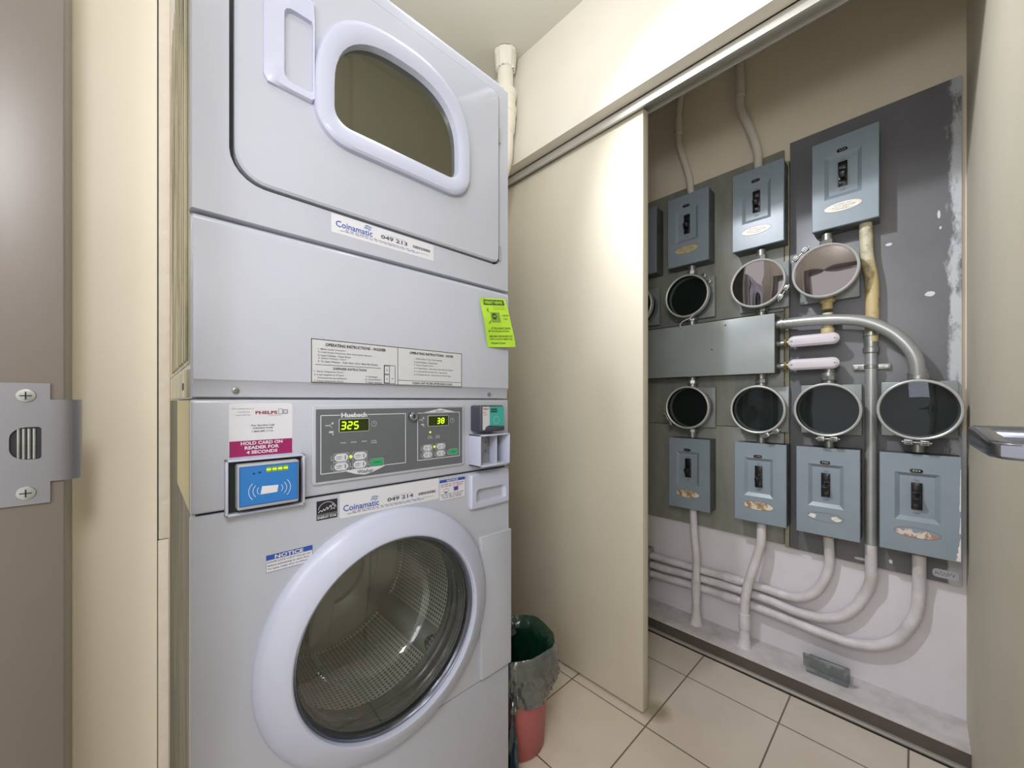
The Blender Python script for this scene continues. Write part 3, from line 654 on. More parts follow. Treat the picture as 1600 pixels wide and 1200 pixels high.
for k in range(4): b.rect(fn, .1495+.0085*k, .1570+.0085*k, .9790, .9880, NOTEM); b.rect(front(yy-.0014), .1500+.0085*k, .1560+.0085*k, .9825, .9845, LED)
b.rect(fn, .130, .1335, .978, .980, INK); b.rect(fn, .138, .142, .979, .981, INK); b.build('card_reader', m, 'blue faced tap card reader with green lights')
# black payment terminal and open coin box
b = MB(); b.box(.604, .684, YF-.041, YF+.002, 1.0215, 1.088, CHAR, .005, 3); fn = front(YF-.0416)
b.rect(fn, .610, .633, 1.0265, 1.0845, STICK2); b.rect(fn, .633, .6815, 1.034, 1.0845, TEAL)
tf = front(YF-.0420)
b.rect(tf, .637, .658, 1.070, 1.080, LCD); b.text('8888', front(YF-.0424), .639, 1.0725, .017, .005, GREENB); b.text('SMART', tf, .612, 1.077, .019, .004, DRED, .03)
b.rect(tf, .612, .615, 1.069, 1.0715, DRED); b.rect(tf, .618, .620, 1.069, 1.0715, DRED); b.text('TAP', tf, .612, 1.063, .012, .0028, INKG)
b.lathe([(.010, 0), (.0094, 0)], (.656, YF-.0421, 1.050), 'Y', STICK, 24)
b.faces([tf(.616, 1.0225), tf(.682, 1.0225), tf(.682, 1.034), tf(.628, 1.037), tf(.620, 1.033)], [(0, 1, 2, 3, 4)], CHAR, False)
b.box(.622, .681, YF-.046, YF-.041, 1.0235, 1.0335, CHAR, .002)
b.build('payment_terminal', m, 'charcoal payment terminal with teal face')
b = MB()
for (a0, a1, c0, c1) in ((.600, .604, .934, 1.0145), (.698, .702, .934, 1.0145), (.600, .702, .934, .938), (.600, .702, 1.0105, 1.0145)): b.box(a0, a1, YF-.044, YF+.001, c0, c1, PLASTIC, .0008)
b.box(.604, .699, YF-.003, YF-.001, .938, 1.011, STEEL); b.box(.6655, .6685, YF-.030, YF-.002, .938, 1.011, PLASTIC)
for z in (.966, .988): b.rect(front(YF-.0036), .649, .652, z, z+.004, DARK)
b.rect(front(YF-.0036), .606, .607, .94, 1.01, DARK)
b.build('coin_box_frame', m, 'empty white box frame, open at the front')
# detergent drawer with cut-in grip
b = MB(); ino = resample(rrect(.614, .717, .8365, .8730, (.008, .008, .012, .012), 5), 64)
dro = rrect(.5972, .7310, .8215, .9130, .007, 4)
o = match_outer(ino, dro, (.665, .855)); o2 = match_outer(ino, offset2(dro, -.004), (.665, .855))
b.loft([F(o, YF+.002), F(o, YF-.008), F(o2, YF-.012), F(ino, YF-.0120), F(offset2(ino, -.003), YF-.008), F(offset2(ino, -.006), YF+.010)], PLASTIC, False, True)
b.build('detergent_drawer', m)
# dryer: lower access panel
b = MB()
prof = [(YF+.016, 1.1055), (YF+.004, 1.1062), (YF+.002, 1.129), (YF-.003, 1.1345), (YF-.003, 1.386), (YF-.0005, 1.394), (YF+.006, 1.3985), (YF+.016, 1.3990)]
b.loft([[Vector((x, y, z)) for y, z in prof] for x in (X0+.0035, X1-.0035)], ENAMEL, True, True, closed=True)
b.build('access_panel', m)
for (x, z) in ((.1112, 1.1170), (.668, 1.1175)):
    b = MB(); b.lathe([(.0052, .002), (.0050, -.0015), (.004, -.0022), (.0018, -.0022), (.0012, -.0008), (0, -.0008)], (x, YF+.002, z), 'Y', STEEL, 20); b.build('screw', m)
# dryer cabinet with ribbed side, ribs and painted streaks standing in for distorted reflections
b = MB(); b.box(X0+.0015, X1-.0015, YF+.0165, YB, 1.103, 1.962, ENAMEL); b.box(X0, X1, YF+.014, YB, 1.963, 1.985, ENAMEL, .006, 3)
b.build('dryer_cabinet', m)
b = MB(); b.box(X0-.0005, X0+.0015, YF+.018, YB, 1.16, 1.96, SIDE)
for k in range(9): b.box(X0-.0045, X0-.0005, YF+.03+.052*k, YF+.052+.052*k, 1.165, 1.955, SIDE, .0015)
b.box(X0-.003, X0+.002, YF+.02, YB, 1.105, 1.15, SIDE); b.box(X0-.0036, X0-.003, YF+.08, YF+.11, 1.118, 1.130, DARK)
b.build('side_panel', m, 'yellow stained ribbed side panel')
# dryer front frame with the door opening
dc = (.4025, 1.70)
dout = resample(rrect(.1022, .7030, 1.4680, 1.9400, (.052, .020, .020, .052), 8), 160)
b = MB(); o = match_outer(dout, [(X0, 1.4035), (X1, 1.4035), (X1, 1.961), (X0, 1.961)], dc)
b.loft([F(o, YF+.016), F(o, YF+.003), F([(dc[0]+(p[0]-dc[0])*.993, dc[1]+(p[1]-dc[1])*.994) for p in o], YF), F(dout, YF), F(dout, YF+.016)], ENAMEL)
b.build('dryer_front', m)
b = MB(); b.box(.09, .715, YF+.0140, YF+.0155, 1.455, 1.95, GASKET); b.build('door_recess', m)
# dryer door: plate with D-shaped hole, rim, glass, grip, hinges
def arch(xc, hw, z0, zs, zt, rc):
    pts = []
    for k in range(7): a = PI + .5*PI*k/6; pts.append((xc-hw+rc + rc*math.cos(a), z0+rc + rc*math.sin(a)))
    for k in range(7): a = 1.5*PI + .5*PI*k/6; pts.append((xc+hw-rc + rc*math.cos(a), z0+rc + rc*math.sin(a)))
    for k in range(25):
        a = PI*k/24; e = .80; c_, s_ = math.cos(a), math.sin(a)
        pts.append((xc + hw*math.copysign(abs(c_)**e, c_), zs + (zt-zs)*abs(s_)**e))
    return pts
gin = resample(arch(.4085, .1450, 1.6330, 1.700, 1.8350, .030), 160)
doo = rrect(.1088, .6975, 1.4725, 1.9350, (.048, .018, .018, .048), 8)
b = MB(); dm = (.4085, 1.72); do1 = match_outer(gin, doo, dm); do2 = match_outer(gin, offset2(doo, -.004), dm)
b.loft([F(do1, YF+.012), F(do1, YF-.004), F(do2, YF-.0075), F(gin, YF-.0075), F(gin, YF+.012)], ENAMEL)
dd = b.build('dryer_door', m)
b = MB()
fo = resample(arch(.4085, .1790, 1.5950, 1.695, 1.8750, .060), 160); fo = match_outer(gin, fo, dm)
lerp = lambda A, B, t: [(p[0]*(1-t)+q[0]*t, p[1]*(1-t)+q[1]*t) for p, q in zip(A, B)]
b.loft([F(fo, YF-.006), F(fo, YF-.019), F(lerp(fo, gin, .10), YF-.0235), F(lerp(fo, gin, .3), YF-.0250), F(lerp(fo, gin, .80), YF-.0225), F(gin, YF-.0190), F(offset2(gin, -.002), YF-.004), F(gin, YF+.012)], PLASTIC)
b.build('window_frame', dd)
b = MB(); b.poly(F(offset2(gin, .002), YF-.004), GL_DRY); b.build('window_glass', dd, 'smoky olive glass')
b = MB(); b.poly(F(offset2(gin, -.004), YF+.0125), mat('dryer_dark_interior', (60, 62, 48), .6)); b.build('inner_liner', dd)
b = MB(); hin = resample(rrect(.1790, .2265, 1.668, 1.800, (.014, .003, .003, .014), 4), 48); hou = resample([(.1485, 1.84), (.1487, 1.664), (.155, 1.6535), (.2250, 1.6525), (.2295, 1.657), (.2295, 1.84)], 48)
hm = (.2, 1.74); ho = match_outer(hin, [(.1485, 1.84), (.1487, 1.664), (.155, 1.6535), (.2250, 1.6525), (.2295, 1.657), (.2295, 1.84)], hm)
b.loft([F(ho, YF-.006), F(ho, YF-.013), F(lerp(ho, hin, .15), YF-.0175), F(hin, YF-.0165), F([(p[0]+(.2265-p[0])*.25, p[1]) for p in hin], YF+.004)], PLASTIC, False, True)
b.build('door_grip', dd)
for z in (1.500, 1.820):
    b = MB(); b.cyl((.7003, YF-.005, z), .0022, -.020, .020, 'Z', STEEL, 12); b.box(.6995, .7035, YF-.0015, YF, z-.02, z+.02, STEEL); b.build('hinge', dd)

# green notice taped to the machine's right edge
b = MB(); fnote = []
cr_ = [(.6268, 1.3662), (.7160, 1.3790), (.7440, 1.2480), (.6580, 1.2415)]
nu, nv = 10, 14
def note_pt(u, v, off=0):
    tl, tr, br, bl = [Vector(c) for c in cr_]
    p = tl.lerp(tr, u).lerp(bl.lerp(br, u), v)
    bulge = .004 + .010*math.sin(PI*v)*(.4+.6*u) + .010*v*u + .004*math.sin(5*v+3*u)*v
    if v < .06 and u < .12: bulge += .004
    p.x += .004*math.sin(PI*v)*-1
    return Vector((p.x, YF-.0045-bulge-off, p.y))
vs = [note_pt(i/nu, j/nv) for j in range(nv+1) for i in range(nu+1)]
b.faces(vs, [(j*(nu+1)+i, j*(nu+1)+i+1, (j+1)*(nu+1)+i+1, (j+1)*(nu+1)+i) for j in range(nv) for i in range(nu)], NOTE)
nf = lambda u, v: note_pt(u, 1-v, .0008); nf2 = lambda u, v: note_pt(u, 1-v, .0014)
for k in range(8): b.rect(nf, .10+.8*k/8, .10+.8*(k+1)/8, .855, .965, NOTED)
b.text('GREAT NEWS!', nf2, .14, .875, .68, .065, NOTE, .03)
b.text('Use any card or app', nf, .42, .80, .45, .025, NOTED); b.text('to pay at this machine', nf, .42, .76, .45, .025, NOTED)
b.rect(nf, .28, .62, .50, .70, NOTEM); 
b.faces([nf2(.40+.09*math.cos(2*PI*k/20), .62+.065*math.sin(2*PI*k/20)) for k in range(20)], [tuple(range(20))], NOTED, False)
b.text('SAVE', note_pt and (lambda u, v: note_pt(u, 1-v, .0018)), .345, .605, .11, .03, NOTE, .03)
b.line(nf, .16, .79, .24, .70, .012, NOTED); b.line(nf, .24, .79, .16, .72, .012, NOTED); b.line(nf, .17, .47, .25, .53, .02, NOTED)
b.text('1.00 PM', nf, .70, .62, .25, .04, NOTED); b.text('3.00', nf, .74, .555, .15, .03, NOTED)
for i, t in enumerate(('AT THIS LAUNDRY CENTRE', 'GET TWO DOLLARS OFF $5.00', 'SAME GREAT SERVICE EVERY DAY', 'WITH A QUICK SIMPLE TAP', 'PHONE TODAY')):
    b.text(t, nf, (.22, .10, .12, .12, .15)[i], (.36, .30, .20, .14, .06)[i], (.7, .75, .82, .8, .5)[i], .038, NOTED, .02)
note = b.build('paper_note'); tag(note, 'lime green GREAT NEWS paper notice curling off the dryer edge', 'notice'); recenter(note, (.69, YF-.01, 1.31))

# ------------------------------------------------------------------ vent pipe behind the dryer
p = empty('vent_pipe', (1.158, 1.258, 0), 'cream plastic vent pipe rising to the ceiling behind the dryer', 'pipe')
PX, PY = 1.130, 1.224
p.location = (PX, PY, RH)
b = MB(); b.tube([(PX, PY, RH), (PX, PY, 2.30), (PX, PY, 2.20), (PX-.012, PY, 2.11), (PX-.05, PY, 2.03), (PX-.12, PY, 1.97), (PX-.22, PY, 1.95), (.739, PY, 1.95)], .034, PVC, 32, 8); b.build('pipe_barrel', p)
b = MB(); b.lathe([(.034, .738), (.050, .738), (.050, .742), (.038, .745), (.038, .765), (.034, .767)], (0, PY, 1.95), 'X', PVC, 32)
b.build('flange', p)
b = MB(); b.lathe([(.034, 2.25), (.040, 2.26), (.044, 2.30), (.044, 2.33), (.048, 2.335), (.048, 2.36), (.044, 2.365), (.044, 2.40), (.048, 2.405), (.048, 2.43), (.034, 2.435)], (PX, PY, 0), 'Z', PVC, 36); b.build('hub', p)
b = MB(); lo = []
R = random.Random(5)
for (r, z) in ((.036, 2.525), (.041, 2.530), (.045, 2.560), (.047, 2.590), (.050, 2.599)): lo.append([Vector((PX+(r+R.uniform(-.004, .004))*math.cos(2*PI*k/40), PY+(r+R.uniform(-.004, .004))*math.sin(2*PI*k/40), z+R.uniform(-.003, .001))) for k in range(40)])
b.loft(lo, PLASTER); b.build('plaster_collar', p)

# ------------------------------------------------------------------ waste bin and bag
bx, by = .876, .894
b = MB(); b.lathe([(0, .001), (.082, .001), (.088, .008), (.099, .20), (.106, .305), (.110, .308), (.110, .314), (.105, .314), (.097, .20), (.084, .012), (0, .012)], (bx, by, 0), 'Z', PINK, 64)
bino = b.build('waste_bin'); tag(bino, 'salmon pink round plastic waste bin on the tiled floor', 'waste bin'); recenter(bino, (bx, by, 0))
b = MB(); R = random.Random(11); n = 240
def wr(a, z, ph): return .0032*math.sin(9*a+ph+z*14) + .0026*math.sin(17*a+2.1*ph+z*42) + .0022*abs(math.sin(15*a+z*55))*2
ka = math.atan2(.831-by, .795-bx)       # side where the bag is knotted
def bagloop(r, z, w=1, rimwave=0):
    out = []
    for k in range(n):
        a = 2*PI*k/n; d = (a-ka+PI) % (2*PI) - PI
        g = math.exp(-(d/.35)**2)
        pl = .0045*(1-abs(math.sin(9*abs(d)**.6/(.16+max(0, z-.17)*2.2)*.5)))*math.exp(-((z-.235)/.07)**2)
        rr = r + w*(wr(a, z, 1.3)*.7 + pl) - (.010*g if z < .27 else 0)*w
        zz = z + rimwave*(.006*math.sin(3*a+.4) + .0015*math.sin(7*a)) + (.012*g - .004*math.sin(3*d) if z < .22 else 0)
        out.append(Vector((bx+rr*math.cos(a), by+rr*math.sin(a), zz)))
    return out
outer = [bagloop(.1070, .176, .5), bagloop(.1115, .182, .8)] + [bagloop(.1115+.0155*math.sin(k/9*PI/2), .182+.095*k/9+.002*(k % 2), 1.5) for k in range(1, 10)] + [bagloop(.1285, .284, 1.2), bagloop(.128, .292, .8), bagloop(.129, .315, .5, .5), bagloop(.126, .330, .4, 1), bagloop(.121, .335, .3, 1)]
b.loft(outer, BAGO)
inner_ = [bagloop(.121, .335, .3, 1), bagloop(.1150, .330, .3, 1), bagloop(.1020, .322, .3, .5), bagloop(.092, .300, .8), bagloop(.090, .280, 1.0), bagloop(.088, .26, 1.1), bagloop(.086, .24, 1.1), bagloop(.084, .21, 1.1), bagloop(.082, .15, .7), bagloop(.078, .06, 1), bagloop(.05, .03, 1), [Vector((bx+.002*math.cos(2*PI*k/n), by+.002*math.sin(2*PI*k/n), .028)) for k in range(n)]]
b.loft(inner_, BAGI)
# a fold of plastic slumped over the far rim into the bin
kx, ky = bx+.105*math.cos(ka), by+.105*math.sin(ka)
vs = []; fa = PI*.50
for j in range(9):
    for i in range(15):
        u = (i/14-.5)*1.5; v = j/8; a = fa+u; r = .124-.030*v-.012*math.cos(u*1.5)*v; z = .336-.065*v*math.cos(u*1.1)+.005*math.sin(3*PI*v)*math.cos(4*u)
        vs.append(Vector((bx+(r+.003*math.sin(11*u))*math.cos(a), by+(r+.003*math.sin(11*u))*math.sin(a), z)))
b.faces(vs, [(j*15+i, j*15+i+1, (j+1)*15+i+1, (j+1)*15+i) for j in range(8) for i in range(14)], BAGO)
bag = b.build('bin_bag', None, sharp=80); tag(bag, 'dark green plastic bag lining the pink waste bin, folded over its rim', 'bin bag'); 
bag_c = Vector((bx, by, .18)); recenter(bag, bag_c)
b = MB(); b.tube([(kx+.008, ky+.002, .205), (kx-.004, ky-.006, .190), (kx-.010, ky-.010, .178)], .009, BAGO, 12); b.tube([(kx-.006, ky-.010, .196), (kx-.012, ky-.008, .186), (kx-.002, ky-.016, .180), (kx+.004, ky-.008, .192), (kx-.006, ky-.010, .196)], .0045, BAGO, 10)
b.build('knot', bag)
b = MB(); lo = []
for j in range(14):
    t = j/13; z = .18-.165*t; r = .007+.020*t; c = Vector((kx-.008-.016*t, ky-.010-.012*t, z)); lo.append([c+Vector(((r*(.6+.4*math.sin(5*a_+9*t)))*math.cos(a_), (r*(.6+.4*math.cos(4*a_+6*t)))*math.sin(a_), .003*math.sin(7*a_))) for a_ in [2*PI*k/30 for k in range(30)]])
b.loft(lo, BAGT, True, True); b.build('tail', bag, 'bluish twisted end of the bag')

# ------------------------------------------------------------------ meter closet
BX = 1.915      # face of the boards
for (z0, z1, lab) in ((1.4715, 2.138, 'upper olive grey mounting board behind the breaker boxes'), (.9855, 1.4690, 'middle olive grey mounting board behind the long wireway'), (.504, .983, 'lowest olive grey mounting board, its foot just above the floor conduits')):
    b = MB(); b.box(BX, 1.93, .375, 1.50, z0, z1, BOARD, .001); o = b.build('mounting_board'); tag(o, lab, 'board', 'olive grey boards'); recenter(o, (1.93, .93, z0))
b = MB(); b.box(BX-.002, 1.93, .357, .372, .496, 2.085, LABB if False else mat('batten_paint', (150, 148, 130), .6, rgb2=(190, 182, 150), nscale=12, namt=.8), .001); o = b.build('batten'); tag(o, 'narrow stained wooden strip between olive and slate boards', 'batten'); recenter(o, (1.93, .365, .496))
b = MB(); b.box(BX, 1.93, -.1045, .3545, .497, 2.155, SLATE, .0012); 
fx = lambda x: (lambda u, v: Vector((x, -u, v)))         # closet wall mapping: u runs to the right (-y)
# paint scribble label and drips near its foot
g = fx(BX-.0006); b.poly([g(*q) for q in rrect(.040, .098, .512, .540, .010, 4)], DIRTW); g = fx(BX-.0010)
R = random.Random(2); px_, pz_ = .046, .526
for k in range(26):
    nx_, nz_ = .046+.046*k/26+R.uniform(-.002, .002), .526+R.uniform(-.008, .007); b.line(g, px_, pz_, nx_, nz_, .0008, BLUE); px_, pz_ = nx_, nz_
for (u, v, w, h) in ((.0545, 1.72, .004, .016), (.058, 1.675, .003, .006), (-.065, 1.655, .010, .006), (.035, 1.46, .014, .010), (-.14, .515, .02, .006), (-.06, .53, .006, .008)):
    b.poly([fx(BX-.0006)(u+w*math.cos(2*PI*k/9)*(.8+.2*R.random()), v+h*math.sin(2*PI*k/9)*(.8+.2*R.random())) for k in range(9)], DIRTW)
o = b.build('mounting_board'); tag(o, 'dark slate board smeared with white paint down its right edge', 'board'); recenter(o, (1.93, .125, 1.3))

# breaker boxes ------------------------------------------------------------
FX = 1.83
def make_breaker():
    r = empty('breaker_box', (BX, 0, 0), 'proto', 'breaker box')
    hw, H, d = .0925, .328, BX-FX
    b = MB(); b.box(FX+.0112, BX, -hw+.0015, hw-.0015, .001, H-.001, BOXD, .001)
    for z in (.07, .17, .27): b.lathe([(.012, 0), (.011, -.0012), (.010, 0)], (FX+.045, -hw+.0015, z), 'Y', BOXD, 20)
    b.lathe([(.020, .001), (.019, -.001), (.018, .001)], (FX+.045, .02, 0), 'Z', BOXD, 20)
    b.build('enclosure', r)
    b = MB()
    g = lambda L, x: [Vector((x, -u, v)) for u, v in L]
    o0 = [(-hw, 0), (hw, 0), (hw, H), (-hw, H)]; oi = [(-hw+.002, .002), (hw-.002, .002), (hw-.002, H-.002), (-hw+.002, H-.002)]
    ra = [(-.0555, .107), (.048, .107), (.048, .266), (-.0555, .266)]; rb = [(-.0435, .121), (.036, .121), (.036, .255), (-.0435, .255)]
    b.loft([g(o0, FX+.012), g(o0, FX+.002), g(oi, FX), g(ra, FX), g(rb, FX+.009)], BOX, False, True)
    b.build('cover', r, sharp=12)
    b = MB(); b.box(FX+.003, FX+.010, -.009, .017, .146, .234, BLACK, .001)
    for s_, z in ((0, .234), (0, .142)): pass
    M = Matrix.Translation((FX+.006, .004, .19)) @ Matrix.Rotation(math.radians(-24), 4, 'Y')
    b.box(-.030, .004, -.0085, .0085, -.012, .010, BLACK, .003, 3, M); b.box(FX, FX+.006, -.007, .015, .205, .232, BLACK, .002); b.box(FX-.001, FX+.006, -.007, .015, .150, .168, BLACK, .002)
    f2 = lambda u, v: Vector((FX+.0084, -u, v))
    b.text('ON', f2, -.010, .238, .012, .006, INKG, .01); b.text('OFF', f2, -.012, .130, .016, .007, INKG, .01)
    b.build('toggle_switch', r)
    b = MB(); b.poly([Vector((FX+.0005, -q[0], q[1])) for q in rrect(-.020, .010, .268, .280, .0058, 4)], BLACK, Vector((-.003, 0, 0)), .0008)
    for k in range(3): b.rect(lambda u, v: Vector((FX-.0028, -u, v)), -.013+.0065*k, -.009+.0065*k, .272, .276, STEEL)
    b.build('latch_tab', r)
    return r
proto = make_breaker()
def oval(parent, mt, kind, cz=.070):
    b = MB(); px_, py_, pz_ = parent.location; R = random.Random(hash(kind) % 7 + 3 if False else len(kind))
    n_ = 40; pts = []
    for k in range(n_):
        a = 2*PI*k/n_; pts.append((.053*math.cos(a), .017*math.sin(a)))
    P = lambda u, v, e=.0004: Vector((FX-e, py_-u+.004, pz_+cz+v))
    b.lathe
    # pressed rim of the oval
    for k in range(n_): 
        (u, v), (u2, v2) = pts[k], pts[(k+1) % n_]; b.line(lambda a_, c_: P(a_, c_, .0006), u, v, u2, v2, .0010, INKG)
    if kind == 'full':
        b.faces([P(u, v) for u, v in pts], [tuple(range(n_))], mt, False)
        for i in range(3): b.text(('SQUARE FORM', 'CIRCUIT BREAKER', 'TYPE EH')[i], lambda a_, c_: P(a_, c_, .0009), (-.024, -.036, -.018)[i], (.006, -.002, -.010)[i], (.048, .072, .036)[i], .0035, INKG)
    elif kind == 'scraps':
        for (c0, s0) in ((-.038, 1), (.030, 2)):
            R = random.Random(s0); q = [(c0+(.008+.010*R.random())*math.cos(2*PI*k/9), (.006+.005*R.random())*math.sin(2*PI*k/9)) for k in range(9)]; b.poly([P(u, v) for u, v in q], LABA)
    elif kind == 'torn':
        R = random.Random(4); top = [(.050-.0042*k, (.010*math.sqrt(max(0, 1-((.050-.0042*k)/.053)**2)))*(R.uniform(-.3, 1.5))) for k in range(24)]
        bot = [(-.050+.005*k, -.0165*math.sqrt(max(0, 1-((-.050+.005*k)/.053)**2))) for k in range(21)]
        b.poly([P(u, v) for u, v in bot+top], mt)
    b.build('oval_label', parent, {'full': 'pale oval maker\'s label', 'scraps': 'scraps of a torn oval label', 'torn': 'ragged brown remains of an oval label'}[kind])
ZU, ZL = 1.7355, .596
boxes = [(.7335, ZU, 'grey breaker box with tan oval label, top row, in the shade', LABB, 'full'), (.451, ZU, 'breaker box, top row, between the shaded one and the slate board', LABA, 'full'), (.178, ZU, 'largest looking top row breaker box, on the slate board', LABA, 'full'), (.978, ZU, 'breaker box mostly hidden behind the sliding door edge', LABB, 'full'),
         (.7285, ZL, 'leftmost bottom row breaker box with flaking tan oval label', LABC, 'full'), (.443, ZL, 'bottom row breaker box with brown stained oval label', LABC, 'full'), (.2265, ZL, 'bottom row breaker box with two scraps left of its label', LABA, 'scraps'), (-.0075, ZL, 'bottom right breaker box with torn rusty brown oval label', LABR, 'torn')]
todo = []
for i, (y, z, lab, lm, kind) in enumerate(boxes):
    o = proto if i == 0 else copy_tree(proto)
    o.location = (BX, y, z); o['label'] = lab; o['group'] = 'breaker boxes in the meter closet'
    todo.append((o, lm, kind))
for q_ in todo: oval(*q_)
b = MB(); R = random.Random(9)          # paint chipped off the last box's right edge, bare primer showing
e7 = todo[7][0]; py_, pz_ = e7.location.y, e7.location.z
for (v0, v1, w0) in ((.004, .075, .012), (.09, .14, .003), (.16, .29, .0028)):
    n_ = 10; L_ = [Vector((FX-.0005, py_-.0905, pz_+v0+(v1-v0)*k/n_)) for k in range(n_+1)]; R_ = [Vector((FX-.0005, py_-.0905+w0*(1-k/n_)*R.uniform(.5, 1)+.0012, pz_+v0+(v1-v0)*k/n_)) for k in range(n_+1)]
    b.faces(L_+R_, [(k, k+1, n_+2+k, n_+1+k) for k in range(n_)], LABA, False)
b.build('chipped_edge', e7, 'bare cream primer where the paint has chipped')
# slate board stands 5 mm proud: nothing else to do, the enclosures' backs sit in it

# meters -------------------------------------------------------------------
MX = 1.80
def make_meter():
    r = empty('electricity_meter', (MX, 0, 0), 'proto', 'electricity meter')
    b = MB(); b.box(BX-.022, BX-.002, -.090, .090, -.094, .094, GUT, .003); b.build('back_plate', r)
    b = MB(); b.lathe([(.075, BX-.02-MX+MX), (.085, BX-.025), (.088, MX+.03), (.094, MX+.018), (.095, MX+.010)], (0, 0, 0), 'X', GUT, 56); b.build('socket', r)
    b = MB(); b.lathe([(.0935, MX+.020), (.098, MX+.018), (.0985, MX+.004), (.0970, MX-.004), (.0935, MX-.006), (.0900, MX-.004), (.0895, MX+.004)], (0, 0, 0), 'X', RING, 72); b.build('sealing_ring', r)
    b = MB(); b.disc((MX+.045, 0, 0), .0895, 'X', MDARK, 48); b.lathe([(.0905, MX+.004), (.0905, MX+.05)], (0, 0, 0), 'X', MDARK, 48); b.build('meter_face', r)
    b = MB(); b.lathe([(.0905, MX-.001), (.07, MX-.002), (.04, MX-.0025), (0, MX-.003)], (0, 0, 0), 'X', GL_MET, 56); b.build('glass_cover', r)
    b = MB(); b.cyl((1.865, 0, 0), .0165, .080, .140, 'Z', STEEL, 24); b.lathe([(.0165, .100), (.023, .102), (.023, .116), (.0165, .118)], (1.865, 0, 0), 'Z', STEEL, 8); b.build('upper_nipple', r)
    b = MB(); b.cyl((1.865, 0, 0), .0165, -.131, -.080, 'Z', STEEL, 24); b.lathe([(.0165, -.108), (.023, -.106), (.023, -.094), (.0165, -.092)], (1.865, 0, 0), 'Z', STEEL, 8); b.build('lower_nipple', r)
    # clamp built pointing right (-y), turned to its own angle on each meter
    b = MB()
    for s_ in (-1, 1):
        b.box(MX-.008, MX+.012, -.114, -.098, s_*.0185-.0105, s_*.0185+.0105, STEEL, .002)
        b.rect(lambda u, v: Vector((MX-.0085, -u, v)), .102, .105, s_*.0185-.006, s_*.0185+.006, DARK); b.rect(lambda u, v: Vector((MX-.0085, -u, v)), .108, .111, s_*.0185-.006, s_*.0185+.006, DARK)
    b.cyl((MX+.002, -.106, 0), .003, -.034, .034, 'Z', STEEL, 12)
    b.build('ring_clamp', r); return r
mp = make_meter()
meters = [(.7255, 1.5805, 35, 'black faced meter, top row, beside the closet\'s sliding door gap', 0), (.4440, 1.5765, -32, 'mirror like meter left of the slate board, above the wireway', 1), (.2295, 1.5755, 132, 'mirror like upper meter on the slate board, clamp at upper left', 1), (.988, 1.580, 80, 'meter mostly hidden by the sliding door edge', 2),
          (.7235, 1.0690, 212, 'leftmost bottom row meter, clamp at lower left', 0), (.4440, 1.0640, -62, 'bottom row meter under the wireway\'s right end', 0), (.2240, 1.0665, -88, 'bottom row meter below the two white oval covers', 0), (-.0065, 1.0710, -92, 'large bottom right meter under the curved conduit', 0)]
for i, (y, z, ang, lab, kind) in enumerate(meters):
    o = mp if i == 0 else copy_tree(mp)
    o.location = (MX, y, z); o['label'] = lab; o['group'] = 'round electricity meters in the closet'
    for c in o.children:
        nm = c.name.split('.')[0]
        if nm == 'ring_clamp': c.rotation_euler = (-math.radians(ang) if False else math.radians(-ang), 0, 0)
        if nm == 'glass_cover' and kind == 1:
            c.data = c.data.copy(); c.data.materials[0] = GL_MIR
        if nm == 'meter_face' and kind in (0, 2) and i in (0, 3, 4):
            c.data = c.data.copy(); c.data.materials[0] = MGREEN
        if nm == 'upper_nipple' and i < 4: c.scale.z = 1.085
        if nm == 'lower_nipple' and i > 3: c.scale.z = 1.085
        if i == 2 and nm == 'lower_nipple': c.data = c.data.copy(); c.data.materials[0] = CONDY
for c in list(o.children):
    if c.name.startswith('upper_nipple'): bpy.data.objects.remove(c)
# wire seal dangling below the first upper meter
b = MB(); b.tube([(1.795, .690, 1.492), (1.79, .705, 1.475), (1.79, .735, 1.465), (1.795, .752, 1.452), (1.80, .750, 1.438)], .0022, CONDC, 8); b.build('wire_seal', mp, 'thin loop of sealing wire')
bpy.data.objects['wire_seal'].location -= Vector((0, 0, 0))

# long wireway
w = MB(); w.box(1.812, 1.91, .386, 1.50, 1.2105, 1.4475, GUT, .0015); wo = w.build('cover')
wr_ = empty('wireway', (1.91, .94, 1.21), 'long grey steel wireway box between the upper and lower meters', 'wireway')
bpy.data.objects.remove(wo)
b = MB(); b.box(1.816, 1.912, .388, 1.50, 1.212, 1.446, BOXD, .001); b.build('trough', wr_)
b = MB(); b.box(1.811, 1.8165, .386, 1.50, 1.2105, 1.4475, GUT, .0012)
for (y, z) in ((.565, 1.425), (.62, 1.325)): b.lathe([(.004, 0), (.0035, -.0015), (0, -.002)], (1.811, y, z), 'X', INKG, 14)
b.build('cover', wr_)

